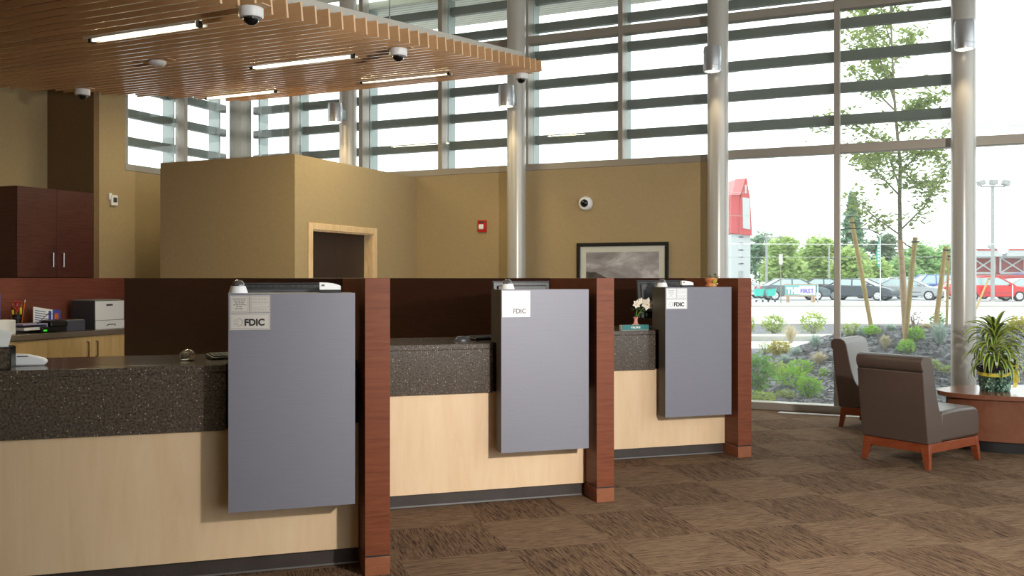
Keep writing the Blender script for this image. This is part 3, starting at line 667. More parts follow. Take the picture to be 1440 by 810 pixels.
pen('yellow highlighter standing in the cup', 'highlighter', 'pen', .025, .25, M['yellow'], M['yellow'], .014, 2)
pen('black and yellow marker standing in the cup, left of the scissors', 'marker', 'pen', -.03, .25, M['yellow'], M['black'], .012, -3)
pen('orange pencil standing in the cup', 'pencil', 'pencil', .03, .34, M['orange'], M['paper'], .005, 12)
q = thing('scissors', 'red handled scissors standing in the cup', 'scissors', cl + Vector((0, 0, .02)), GA + R(90))
hb = MB()
for s_ in (-1, 1):
    hb.tube([(s_ * .028 + .026 * math.cos(a) * 1.0, 0, .275 + .04 * math.sin(a)) for a in [i * 6.283 / 14 for i in range(15)]], .0065, 6)
hb.tube([(-.02, 0, .24), (.006, 0, .19)], .007, 6).tube([(.02, 0, .24), (-.006, 0, .19)], .007, 6)
hb.build('handles', M['red'], q, smooth=50)
MB().prism([(-.012, .2), (.012, .2), (.002, .02), (-.002, .02)], 'y', -.002, .002).build('blades', M['chrome'], q)
t = bt('leaning_brochure', 'white printed brochure leaning on the back counter', 'brochure', 60, 8.88)
t.rotation_euler = (R(-12), 0, GA + R(90)); 
MB().box(-.12, .12, -.003, .003, 0, .26, M=Matrix.Rotation(R(10), 4, 'Y')).build('sheet', M['paper'], t)
ln = MB()
for i in range(7): ln.box(-.10, .03 + .05 * (i % 2), -.0045, -.003, .06 + i * .026, .068 + i * .026, M=Matrix.Rotation(R(10), 4, 'Y'))
ln.box(.07, .105, -.0045, -.003, .05, .24, M=Matrix.Rotation(R(10), 4, 'Y'))
ln.build('print_blocks', M['blue'], t)
t = bt('blue_booklet', 'small blue booklet standing behind the brochure', 'booklet', 78, 8.95)
t.rotation_euler = (R(-8), 0, GA + R(90))
MB().box(-.06, .06, -.004, .004, 0, .23, M=Matrix.Rotation(R(8), 4, 'Y')).build('cover', M['blue'], t)
MB().box(-.02, .03, -.006, -.004, .12, .19, M=Matrix.Rotation(R(8), 4, 'Y')).build('picture_patch', M['orange'], t)
t = bt('card_reader', 'black desk device with a green light on the back counter', 'device', 68, 8.72)
MB().box(-.10, .10, -.16, .16, 0, .06).build('body', M['black'], t, bevel=.008)
MB().prism([(-.10, .06), (.12, .06), (.10, .12), (-.02, .13), (-.08, .10)], 'y', -.06, .16, M=Matrix.Identity(4)).build('hood', M['black'], t, bevel=.01)
MB().box(.10, .104, -.14, -.10, .012, .03).build('status_light', M['green_led'], t)
t = bt('dark_box', 'small slate grey box on the back counter beside the printer', 'box', 103, 8.68)
MB().box(-.10, .06, -.14, .11, 0, .115).build('box_body', mat('slate_plastic', srgb(78, 78, 92), .5), t, bevel=.004)
MB().box(-.09, .05, -.13, .10, .115, .122).build('lid', mat('grey_lid', srgb(140, 138, 130), .5), t)
t = bt('cable_loop', 'thin black cable looped over the desk device', 'cable', 55, 8.72)
MB().tube([(.1, -.05, .004), (.1, -.1, .10), (.08, .05, .20), (.09, .16, .19), (.1, .12, .10), (.1, .02, .03), (.1, .1, .004)], .0035, 6).build('cord', M['black'], t, smooth=60)

# ================================================================= CANOPY
Z0 = 6.3; SL = .125; B0 = .8246 * Z0; ZC0 = 1.5 + .2773 * Z0
def zc(b): return ZC0 + SL * (b - B0)
def cpt(px_, py_):
    r_ = (px_ - 720) / F; k_ = (HY - py_) / F; Y = .1742 * Z0 / (k_ - .05125 * r_ - .114)
    X = r_ * Y; return X, Y, -.912 * X + .41 * Y, .41 * X + .912 * Y     # x, y, a, b
PIT = .0248 * Z0; HS = .0194 * Z0
can = gthing('slatted_canopy', 'suspended maple slat canopy above the teller line', 'canopy', 0, 0, 0)
tilt = math.atan(SL)
LT = [cpt(*p) for p in ((113, 56), (288, 36), (352, 96), (503, 80), (512, 117), (636, 104), (290, 139), (392, 129))]
lamps = []
for i in range(0, 8, 2):
    b = (LT[i][3] + LT[i + 1][3]) / 2; lamps.append((LT[i][2], LT[i + 1][2], round((b - B0) / PIT)))
for i in range(-18, 27):
    b = B0 + i * PIT; aR = 3.81; aL = 8.35 + .12 * math.sin(i * 2.3) + .0 * i
    if b > 6.5: aL = 8.35 - (b - 6.5) * .14 + .09 * math.sin(i * 2.3)
    if i < -3: aR = 3.81 - (i + 3) * -.0
    segs_ = [(aR, aL)]
    for (l0, l1, li) in lamps:
        if i == li:
            lo, hi = min(l0, l1), max(l0, l1); segs_ = [(aR, lo - .02), (hi + .02, aL)]
    mb = MB(); th = .019
    for (q0, q1) in segs_:
        x0, x1 = 1.797 - q1, 1.797 - q0; y = b - 10.70
        Mx = Matrix.Translation((0, y, zc(b))) @ Matrix.Rotation(tilt, 4, 'X')
        mb.box(x0, x1, -th / 2, th / 2, 0, HS, M=Mx); mb.m[-6] = 2
        if q0 == aR: mb.box(x1, x1 + .001, -th / 2, th / 2, 0, HS, mi=1, M=Mx)
    mb.build('slat', [M['slat'], M['slat_end'], M['slat_edge']], can)
bS, bE = B0 - 18.4 * PIT, B0 + 24.6 * PIT
Mx = Matrix.Translation((0, bS - 10.70, zc(bS))) @ Matrix.Rotation(tilt, 4, 'X'); ln_ = (bE - bS) / math.cos(tilt)
MB().box(1.797 - 8.0, 1.797 - 3.93, 0, ln_, HS + .001, HS + .075, M=Mx).build('backing_panel', M['canopy_top'], can)
for q in (4.8, 7.2):
    for f_ in (.15, .8):
        y = bS - 10.70 + f_ * ln_; z = zc(y + 10.7) + HS + .07
        MB().tube([(1.797 - q, y, z), (1.797 - q, y, CEIL)], .006, 8).build('hanger_rod', M['alu'], can)
LN = ['nearest, longest fluorescent strip in the slat canopy', 'fluorescent strip in the slat canopy beside the middle ceiling camera', 'fluorescent strip in the canopy near its tip', 'fluorescent strip at the far edge of the canopy above the corner window']
for n_, (l0, l1, li) in enumerate(lamps):
    b = B0 + li * PIT; x0, x1 = sorted((1.797 - l0, 1.797 - l1)); z = zc(b)
    t = gthing('linear_light', LN[n_], 'light', (x0 + x1) / 2, b - 10.70, z, 'fluorescent strips in the canopy'); hl = (x1 - x0) / 2
    Mr = Matrix.Rotation(R(90), 4, 'Y')
    MB().lathe([(.010, -hl + .03), (.010, hl - .03)], 12, M=Matrix.Translation((0, 0, .004)) @ Mr).build('tube', M['tube'], t, smooth=40)
    MB().box(-hl, -hl + .03, -.02, .02, -.015, .03).build('end_cap', M['black'], t, bevel=.003)
    MB().box(hl - .03, hl, -.02, .02, -.015, .03).build('end_cap', M['black'], t, bevel=.003)
    MB().prism([(-.06, .0), (-.05, .055), (.05, .055), (.06, .0), (.055, .0), (.047, .05), (-.047, .05), (-.055, .0)], 'x', -hl, hl).build('reflector', M['white'], t)
    o = lamp('strip_glow', 'AREA', Gp((x0 + x1) / 2, b - 10.70, z - .03), 24, (1, .86, .5), 1, shape='RECTANGLE', size_y=.05); o.data.size = 2 * hl; o.rotation_euler = (0, 0, GA)
CCL = ['nearest dome camera under the canopy edge', 'dome camera under the canopy, right of the second light strip', 'dome camera under the far tip of the canopy', 'dome camera under the canopy above the dark cabinet']
for n_, (cx_, cy_) in enumerate([(353, 10), (560, 68), (733, 103), (116, 125)]):
    X, Y, a, b = cpt(cx_, cy_)
    t = thing('ceiling_dome_camera', CCL[n_], 'security camera', (X, Y, zc(b) - .004), GA, 'dome cameras under the canopy')
    t.scale = (.95,) * 3
    MB().box(-.10, .13, -.05, .05, -.0, .006).build('mounting_plate', M['slat_end'], t)
    domecam_mesh(t, 1, 1)
X, Y, a, b = cpt(221, 86)
t = thing('smoke_detector', 'white round smoke detector between the canopy slats', 'smoke detector', (X, Y, zc(b) - .002), GA)
MB().lathe([(.07, 0), (.075, -.012), (.06, -.03), (.03, -.038), (.001, -.04)], 28, caps=False).build('housing', M['white'], t, smooth=40)
MB().box(-.16, .16, -.05, .05, 0, .005).build('mounting_plate', M['slat_end'], t)

# ================================================================= LOUNGE
def chair(label, loc, rz):
    t = thing('lounge_chair', label, 'chair', loc, rz, None); w = .29
    def pad(name, prof, hw, bev):
        return MB().prism(prof, 'x', -hw, hw).build(name, M['leather'], t, bevel=bev, segs=4)
    pad('backrest', [(.0, .2), (-.04, .5), (-.07, .757), (-.060, .768), (-.072, .779), (-.084, .80), (-.088, .838), (-.078, .870), (-.048, .888), (.012, .888), (.05, .868), (.075, .825), (.095, .72), (.125, .58), (.16, .47), (.20, .40), (.20, .2)], w, .010)
    MB().tube([(-.28, -.064, .768), (.28, -.064, .768)], .004, 6).build('seam', M['black'], t)
    s = MB(); hw = w; n = 8
    prof = [(.17, .2), (.74, .2), (.765, .23), (.765, .37), (.74, .425), (.68, .447), (.45, .452), (.19, .44)]
    s.prism(prof, 'x', -hw, hw).build('seat', M['leather'], t, bevel=.026, segs=4)
    r_ = MB()
    r_.box(-.285, -.25, .02, .745, .125, .198).box(.25, .285, .02, .745, .125, .198).box(-.25, .25, .02, .05, .125, .198).box(-.25, .25, .715, .745, .125, .198)
    r_.build('base_frame', M['chairwood'], t, bevel=.003)
    for sx in (-1, 1):
        for yy, sy in ((.03, -1), (.735, 1)):
            l = MB(); T = .034; top = [(sx * .288, yy + sy * .012), (sx * .288 - sx * .085, yy + sy * .012), (sx * .288 - sx * .085, yy - sy * .03), (sx * .288, yy - sy * .03)]
            bt_ = [(sx * .300, yy + sy * .03), (sx * .300 - sx * .035, yy + sy * .03), (sx * .300 - sx * .035, yy - sy * .005), (sx * .300, yy - sy * .005)]
            vs = [(x, y, 0) for x, y in bt_] + [(x, y, .196) for x, y in top]
            l.add(vs, [(0, 1, 2, 3), (7, 6, 5, 4), (0, 4, 5, 1), (1, 5, 6, 2), (2, 6, 7, 3), (3, 7, 4, 0)]).build('leg', M['chairwood'], t, bevel=.003)
    return t
chair('brown leather lounge chair in front, seen from behind', (3.075, 7.385, 0), R(-55.2))
chair('brown leather lounge chair farther back by the window', (3.50, 9.50, 0), R(-131.3))
tx, ty = 4.60, 8.14
t = thing('oval_table', 'oval cherry wood drum table carrying the potted plant', 'table', (tx, ty, 0), 0)
MB().lathe([(.0, .46), (1.0, .46), (1.0, .5), (.0, .5)], 72, caps=False, sx=.80, sy=.46).build('table_top', M['tablewood'], t, smooth=40, bevel=.003)
MB().lathe([(.0, .1), (.93, .1), (.93, .459), (0, .459)], 72, caps=False, sx=.78, sy=.44).build('drum', M['tablewood'], t, smooth=40)
MB().lathe([(.0, .0), (.88, .0), (.88, .099), (0, .099)], 64, caps=False, sx=.74, sy=.41).build('plinth', M['black'], t, smooth=40)

# ---- potted dracaena
pc = P(1399, 8.14, .501)
t = thing('potted_plant', 'striped long-leaved potted plant in green foil with yellow ribbon', 'potted plant', pc, 0)
mb = MB(); vs = []; n = 14; sg = 72
for i in range(n + 1):
    z = .19 * i / n; r0 = .117 + .018 * i / n
    for k in range(sg):
        a = 6.283 * k / sg; rr_ = r0 + .007 * math.sin(k * 1.9 + i * .8) * math.sin(i * 1.3 + k * .5) + random.uniform(-.004, .004); vs.append((rr_ * math.cos(a), rr_ * math.sin(a), z))
mb.add(vs, [(i * sg + k, i * sg + (k + 1) % sg, (i + 1) * sg + (k + 1) % sg, (i + 1) * sg + k) for i in range(n) for k in range(sg)] + [tuple(range(sg))[::-1]])
mb.build('foil_wrap', noisy('green_foil', srgb(44, 74, 60), srgb(120, 148, 132), 16, .25, .6, spec=.6, lo=.42, hi=.62), t)
mb = MB(); vs = []
for i in range(4):
    for k in range(sg):
        a = 6.283 * k / sg; rr_ = .13 + .012 * i + random.uniform(-.004, .004) * i; vs.append((rr_ * math.cos(a), rr_ * math.sin(a), .165 + .02 * i + random.uniform(-.006, .006) * i))
mb.add(vs, [(i * sg + k, i * sg + (k + 1) % sg, (i + 1) * sg + (k + 1) % sg, (i + 1) * sg + k) for i in range(3) for k in range(sg)]).build('foil_collar', mat('dark_foil', srgb(70, 72, 78), .25, .6), t)
MB().lathe([(0, .15), (.125, .15), (.125, .16), (0, .165)], 24, caps=False).build('soil', mat('soil', srgb(50, 38, 30), .9), t)
rb = MB(); n = 60; vs = []
for k in range(n):
    a = 6.283 * k / n; zz = .145 + .012 * math.sin(a + .5) + .02 * max(0, math.cos(a)); vs += [(.141 * math.cos(a), .141 * math.sin(a), zz), (.144 * math.cos(a), .144 * math.sin(a), zz + .03)]
rb.add(vs, [(2 * k, 2 * ((k + 1) % n), 2 * ((k + 1) % n) + 1, 2 * k + 1) for k in range(n)])
def strip(mb, pts, w0, mi=0, wv=Vector((1, 0, 0))):
    vs = []
    for p in pts: p = Vector(p); vs += [p - wv * w0 / 2, p + wv * w0 / 2]
    mb.add(vs, [(2 * i, 2 * i + 1, 2 * i + 3, 2 * i + 2) for i in range(len(pts) - 1)], mi)
q = Vector((.12, -.085, .18))
strip(rb, [q, q + Vector((.01, -.01, -.05)), q + Vector((.015, -.005, -.1)), q + Vector((.0, -.012, -.14))], .035)
strip(rb, [q, q + Vector((.03, -.01, -.04)), q + Vector((.035, -.015, -.09))], .03)
for s_ in (-1, 1):
    strip(rb, [q + Vector((s_ * .045 * math.sin(a) , -.005 * a, .03 * math.sin(a * 2) + .02)) for a in [i * .26 for i in range(13)]], .03, wv=Vector((0, .5, .86)))
rb.build('ribbon', mat('yellow_ribbon', srgb(214, 198, 78), .4), t)
MB().tube([(0, 0, .15), (.01, 0, .3), (.0, .01, .47)], [.016, .013, .008], 8).tube([(.03, 0, .15), (.06, .01, .36)], [.012, .006], 8).build('stem', M['bark'], t)
rl = random.Random(11)
def strap(L, az, el, droop, w, base):
    pts = []; p = Vector(base); d_el = el; n = 9
    for i in range(n + 1):
        pts.append(p.copy()); p = p + Vector((math.cos(az) * math.cos(d_el), math.sin(az) * math.cos(d_el), math.sin(d_el))) * L / n; d_el -= droop / n * (1 + i * .12)
    side = Vector((-math.sin(az), math.cos(az), 0)); vs = []
    for i, q in enumerate(pts):
        f_ = i / n; ww = w * (math.sin(math.pi * min(1, f_ * .8 + .16)) ** .8) * (1 if i < n else .03); up_ = Vector((0, 0, ww * .18))
        vs += [q - side * ww / 2 + up_, q - side * ww * .26, q + side * ww * .26, q + side * ww / 2 + up_]
    return vs, n
lf = MB()
for i in range(88):
    f_ = i / 87; hgt = .22 + .32 * (f_ ** .9); az = i * 2.399 + rl.uniform(-.3, .3)
    el = R(rl.uniform(8, 40) + 45 * f_ ** 2.2); L = rl.uniform(.24, .36) * (1.0 if f_ < .85 else .85); dr = R(rl.uniform(70, 125)) * (1 - .55 * f_ ** 3)
    vs, n = strap(L, az, el, dr, rl.uniform(.036, .052), (.012 * math.cos(az), .012 * math.sin(az), hgt))
    for j in range(n):
        q = 4 * j
        for c_, mi in ((0, 1), (1, 0), (2, 1)): lf.add([vs[q + c_], vs[q + c_ + 1], vs[q + 4 + c_ + 1], vs[q + 4 + c_]], [(0, 1, 2, 3)], mi)
lf.build('leaves', [mat('leaf_centre', srgb(64, 88, 50), .32), mat('leaf_margin', srgb(172, 186, 84), .35)], t)

# ================================================================= OUTDOORS
def sm(t): t = max(0, min(1, t)); return t * t * (3 - 2 * t)
def bco(X, Y): return .41 * X + .912 * Y - 10.70
def hgt(X, Y):
    o_ = bco(X, Y); crest = sm((o_ - .5) / 4.2) * (1 - sm((Y - 14.8) / 3.5)); return .02 + .67 * sm((X - 4.0) / 2.0) * crest + .02 * math.sin(X * 3.1) * math.sin(Y * 2.3) * sm(o_)
def hit(px_, py_):
    r_ = (px_ - 720) / F; s_ = (HY - py_) / F; Y = 10.0
    while Y < 22:
        if bco(r_ * Y, Y) > .25 and EYE + s_ * Y <= hgt(r_ * Y, Y): break
        Y += .03
    if Y >= 22: Y = EYE / -s_; return Vector((r_ * Y, Y, 0))
    return Vector((r_ * Y, Y, hgt(r_ * Y, Y)))
YG = 19.3
mb = MB(); NX, NY = 90, 60; vs = []
for i in range(NX + 1):
    X = -1 + 16.5 * i / NX; Ya = (10.9 - .41 * X) / .912 + .02
    for j in range(NY + 1):
        Y = Ya + (YG - Ya) * j / NY; vs.append((X, Y, hgt(X, Y)))
mb.add(vs, [(i * (NY + 1) + j, (i + 1) * (NY + 1) + j, (i + 1) * (NY + 1) + j + 1, i * (NY + 1) + j + 1) for i in range(NX) for j in range(NY)])
tag(mb.build('ground_garden_bed', M['gravel'], smooth=60), 'dark gravel planting mound outside the window', 'garden bed', kind='structure')
rk = MB(); rg = random.Random(5)
def rocks(n, fx):
    for _ in range(n):
        X, Y, z = fx(); s_ = rg.uniform(.018, .05)
        Mx = Matrix.Translation((X, Y, z + s_ * .2)) @ Matrix.Rotation(rg.uniform(0, 6), 4, 'Z') @ Matrix.Rotation(rg.uniform(-.6, .6), 4, 'X')
        c_ = [Vector((x * s_ * rg.uniform(.6, 1.1), y * s_ * rg.uniform(.6, 1.1), q * s_ * rg.uniform(.3, .7))) for q in (-1, 1) for y in (-1, 1) for x in (-1, 1)]
        rk.add([Mx @ v for v in c_], [(0, 2, 3, 1), (4, 5, 7, 6), (0, 1, 5, 4), (2, 6, 7, 3), (0, 4, 6, 2), (1, 3, 7, 5)])
def fa():
    while True:
        Y = rg.uniform(9.2, 18); r_ = rg.uniform(.24, .6); X = r_ * Y
        if bco(X, Y) > .3: return X, Y, hgt(X, Y)
rocks(11000, fa)
tag(rk.build('loose_gravel', M['rock']), 'loose dark stones covering the planting mound', 'gravel', kind='stuff')
def ground(name, y0, y1, z, m, label, cat): return tag(MB().box(-60, 140, y0, y1, z - .1, z).build(name, m), label, cat, kind='structure')
ground('ground_path', 9.0, 22.0, -.012, M['road'], 'pale pavement beyond the planting bed', 'pavement')
o = ground('ground_kerb', 22.0, 23.0, .10, M['concrete'], 'low concrete kerb between path and gravel strip', 'kerb')
ground('ground_gravel_strip', 23.0, 28.8, .02, M['gravel'], 'gravel strip with round shrubs beside the road', 'gravel strip')
ground('ground_near_kerb', 28.8, 29.1, .06, M['concrete'], 'thin dark kerb at the near side of the road', 'kerb')
ground('ground_road', 29.1, 48.0, -.02, M['road'], 'pale road', 'road')
ground('ground_far_kerb', 48.0, 54, .06, M['concrete'], 'concrete kerb at the far side of the road', 'kerb')
ground('ground_car_park', 54, 170, .05, M['lot'], 'car park surface behind the road', 'car park')
ground('ground_lawn_right', -40, 9.0, -.15, M['road'], 'pavement around the building', 'pavement')

# ---- garden plants
def bush(name, lab, px_, py_, wpx, hpx, m, n=260, ls=.06, stems=True, squash=1.0, loc=None, twigs=None, group=None):
    p = loc or hit(px_, py_); Y = p.y; w = wpx / F * Y / 2; h = hpx / F * Y
    t = thing(name, lab, 'shrub', p, 0, group); q = []
    while len(q) < n:
        x, y, z = (random.uniform(-1, 1) for _ in range(3))
        d = x * x + y * y + z * z
        if d > 1 or d < .35: continue
        q.append((x * w, y * w * .8, h * (.55 if stems else .48) + z * h * (.45 if stems else .5)))
    leafmesh(q, ls).build('foliage', m, t)
    s = MB()
    for _ in range(9):
        a = random.uniform(0, 6.28); s.tube([(.02 * math.cos(a), .02 * math.sin(a), 0), (w * .4 * math.cos(a), w * .4 * math.sin(a), h * .4), (w * .6 * math.cos(a), w * .6 * math.sin(a), h * .75)], [.008, .006, .003], 5)
    s.build('stem', M['bark'], t)
def tuft(name, lab, px_, py_, wpx, hpx, m, n=150, cat='grass', spiky=1, group=None):
    p = hit(px_, py_); Y = p.y; w = wpx / F * Y / 2; h = hpx / F * Y; mb = MB()
    for _ in range(n):
        a = random.uniform(0, 6.283); r_ = w * random.uniform(.25, 1.0); z = h * random.uniform(.6, 1) * (1 - .35 * (r_ / w) ** 2); d = Vector((math.cos(a), math.sin(a), 0)); sd = Vector((-d.y, d.x, 0)) * .006
        b0 = d * w * .12 * random.random()
        p1 = d * r_ * .45 + Vector((0, 0, z * .75)); p2 = d * r_ + Vector((0, 0, z))
        mb.add([b0 - sd, b0 + sd, p1 + sd, p1 - sd, p2], [(0, 1, 2, 3), (3, 2, 4)])
    o = mb.build(name, m); o.location = p - Vector((0, 0, .01)); tag(o, lab, cat, group)
bush('round_shrub', 'round yellow-green shrub on the gravel strip, left of the pair', 1088, 471, 33, 29, M['leaf_lime'], 420, .10)
bush('round_shrub', 'round yellow-green shrub on the gravel strip, right of the pair', 1143, 471, 36, 33, M['leaf_lime'], 420, .10)
bush('round_shrub', 'shrub on the gravel strip half hidden by the farthest teller pier', 1050, 471, 26, 28, M['leaf_lime'], 320, .10)
bush('golden_shrub', 'dense golden dwarf shrub in the gravel bed', 1097, 500, 32, 21, M['leaf_yellow'], 620, .06, stems=False)
bush('green_perennial', 'tall bright green plant at the left edge of the bed beside the pier', 1066, 556, 44, 58, M['leaf_mid'], 420, .09)
bush('green_perennial', 'low lime plant at the foot of the window beside the pier', 1074, 568, 36, 18, M['leaf_lime'], 260, .05, stems=False)
bush('green_perennial', 'bright green plant in the middle of the bed, left of the two', 1112, 548, 46, 34, M['leaf_bright'], 420, .06)
bush('green_perennial', 'bright green plant nearest the window foot', 1138, 563, 32, 34, M['leaf_bright'], 380, .06)
bush('green_perennial', 'yellowish green plant behind the bright green ones', 1092, 530, 40, 22, M['leaf_lime'], 320, .06, stems=False)
bush('green_perennial', 'lime green plant among the stones, centre of the bed', 1125, 528, 38, 24, M['leaf_bright'], 300, .06, stems=False)
bush('green_perennial', 'low lime tuft near the window foot, centre', 1105, 562, 32, 14, M['leaf_lime'], 240, .045, stems=False)
bush('green_perennial', 'small lime seedling left of the farther lounge chair', 1158, 530, 14, 12, M['leaf_bright'], 80, .05, stems=False)
bush('green_perennial', 'airy plant with reddish top in front of the kerb', 1077, 500, 26, 20, M['leaf_lime'], 160, .05)
bush('green_perennial', 'light green plant behind the farther lounge chair, left', 1198, 474, 26, 22, M['leaf_lime'], 220, .06)
bush('green_perennial', 'lime plant just behind the lounge chair top', 1226, 474, 24, 16, M['leaf_bright'], 220, .06)
bush('green_perennial', 'bright green plant right of the staked trunk', 1286, 482, 26, 22, M['leaf_bright'], 300, .06)
bush('green_perennial', 'bright green plant below the stake, nearest the chair roll', 1275, 500, 24, 22, M['leaf_bright'], 300, .05)
bush('green_perennial', 'leafy plant at the foot of the right stake', 1318, 462, 20, 22, M['leaf_mid'], 200, .06)
bush('green_perennial', 'small lime sprig above the oval table', 1316, 524, 14, 18, M['leaf_lime'], 80, .05, stems=False)
bush('green_perennial', 'small green sprig left of the right column foot', 1331, 527, 14, 12, M['leaf_lime'], 70, .05, stems=False)
bush('green_perennial', 'yellow-green bush behind the potted plant', 1432, 470, 34, 24, M['leaf_yellow'], 300, .07, stems=False)
bush('red_sedum', 'dark reddish plant right of the staked trunk', 1286, 466, 22, 28, M['sedum'], 90, .05)
for (x, y, w, h, m, lab) in [(1146, 492, 30, 20, 'grass_blue', 'blue-grey grass tuft near the kerb, left of the lounge chair'), (1119, 502, 24, 14, 'grass_blue', 'blue-grey grass tuft right of the golden shrub'),
    (1103, 514, 26, 16, 'grass_blue', 'blue-grey grass tuft below the golden shrub'), (1066, 512, 22, 14, 'grass_blue', 'blue-grey grass tuft at the left edge of the bed'), (1152, 514, 30, 18, 'grass_tan', 'tan and grey grass tuft in the middle of the bed'),
    (1112, 482, 30, 24, 'grass_tan', 'pale feathery grass in front of the kerb'), (1212, 474, 24, 14, 'grass_blue', 'blue-grey grass behind the farther lounge chair'), (1253, 468, 26, 12, 'grass_blue', 'blue-grey grass left of the staked trunk'),
    (1245, 492, 20, 20, 'grass_tan', 'dry tan tuft right of the farther lounge chair top'), (1321, 486, 34, 32, 'grass_blue', 'large blue-grey grass tuft left of the right column'), (1302, 464, 22, 10, 'grass_tan', 'tan grass on the crest of the mound')]:
    tuft('ornamental_grass', lab, x, y, w * 1.25, h * 1.25, M[m], 260)

# ---- staked young tree
YT = 14.0
def tp(x, y, dy=0): return at(x, y, YT + dy)
base = hit(1274, 470); YT = base.y
t = thing('young_tree', 'slender staked young tree outside the tall window', 'tree', base, 0)
def loc(p): return Vector(p) - base
tr = [(1274, 472), (1270, 400), (1266, 338)]
MB().tube([loc(tp(x, y)) for x, y in tr], [.052, .046, .040], 10).build('trunk_wrap', M['wrap'], t, smooth=60)
br = MB(); up_ = [(1266, 338), (1265, 280), (1266, 230), (1262, 190), (1257, 130), (1254, 60), (1252, 0), (1250, -60)]
br.tube([loc(tp(x, y)) for x, y in up_], [.034, .03, .027, .024, .02, .016, .011, .006], 8)
BR = [[(1265, 325), (1300, 290), (1337, 225)], [(1265, 330), (1230, 305), (1196, 272)], [(1265, 275), (1232, 240), (1196, 205)], [(1266, 245), (1292, 215), (1332, 186)], [(1262, 205), (1226, 190), (1180, 160), (1152, 178)],
      [(1258, 170), (1290, 150), (1328, 128)], [(1256, 130), (1238, 85), (1226, 40), (1212, 0)], [(1254, 95), (1275, 60), (1290, 40)], [(1258, 155), (1225, 122), (1198, 92)], [(1262, 200), (1300, 205), (1325, 225)],
      [(1253, 60), (1240, 20), (1235, -30)], [(1252, 20), (1270, -10), (1280, -40)], [(1255, 105), (1225, 75), (1195, 50)], [(1264, 260), (1250, 220), (1238, 190)], [(1262, 190), (1282, 165), (1296, 140)], [(1257, 140), (1245, 105), (1228, 65)], [(1254, 70), (1225, 35), (1200, 10)], [(1266, 235), (1285, 255), (1312, 262)], [(1262, 215), (1232, 215), (1212, 225)]]
lp = []; rt = random.Random(4)
for q in BR:
    dz = rt.uniform(-1.0, 1.0); n = len(q); P3 = [loc(tp(x, y, dz * i / (n - 1))) for i, (x, y) in enumerate(q)]
    br.tube(P3, [.014 - .009 * i / (n - 1) for i in range(n)], 6)
    for _ in range(190):
        f_ = rt.uniform(.25, 1) * (n - 1); i = min(int(f_), n - 2); p = P3[i].lerp(P3[i + 1], f_ - i); lp.append(p + Vector((rt.gauss(0, .085), rt.gauss(0, .10), rt.gauss(-.03, .07))))
    for _ in range(5):
        f_ = rt.uniform(.3, 1) * (n - 1); i = min(int(f_), n - 2); p = P3[i].lerp(P3[i + 1], f_ - i); e = p + Vector((rt.uniform(-.3, .3), rt.uniform(-.3, .3), rt.uniform(-.05, .25)))
        br.tube([p, e], [.005, .002], 4); lp += [p.lerp(e, rt.random()) + Vector((rt.gauss(0, .05), rt.gauss(0, .05), rt.gauss(0, .05))) for _ in range(14)]
br.build('branches', M['bark'], t, smooth=60)
leafmesh(lp, .105, aspect=.55).build('foliage', M['leaf_tree'], t)
SK = [((1197, 307), (1226, 462), 'tree stake leaning left of the young tree'), ((1287, 334), (1272, 486), 'tree stake right of the trunk, reaching the bright green plant'), ((1330, 347), (1314, 468), 'tree stake left of the right column'),
      ((1334, 356), (1331, 462), 'thin upright stake hugging the right column'), ((1391, 390), (1366, 450), 'tree stake leaning right of the right column')]
for n_, (a, b, lab) in enumerate(SK):
    B = hit(*b); A = at(a[0], a[1], B.y + .1); t = thing('tree_stake', lab, 'stake', B, 0, 'wooden tree stakes')
    rr_ = .035 if n_ != 3 else .02
    MB().tube([(0, 0, -.03), (A - B) * .5, A - B], [rr_, rr_, rr_ * .95], 10).build('pole', M['stake'], t, smooth=50)
    MB().tube([(A - B) * .96 + Vector((-.05, -.03, 0)), (A - B) * .96 + Vector((.05, -.04, 0)), (A - B) * .96 + Vector((.05, .04, 0))], .012, 6).build('tie_knot', M['rubber'], t)
for (pts, lab) in [([(1180, 323), (1197, 321), (1222, 322), (1238, 330)], 'black rubber tie at the left stake'), ([(1266, 336), (1275, 345), (1286, 350)], 'black rubber tie from trunk to the right stake'), ([(1303, 364), (1315, 361), (1328, 362), (1336, 366)], 'black rubber tie left of the column')]:
    tag(MB().tube([at(x, y, base.y + .05 * i) for i, (x, y) in enumerate(pts)], .009, 6).build('tree_tie', M['rubber'], smooth=60), lab, 'tie', 'rubber tree ties')

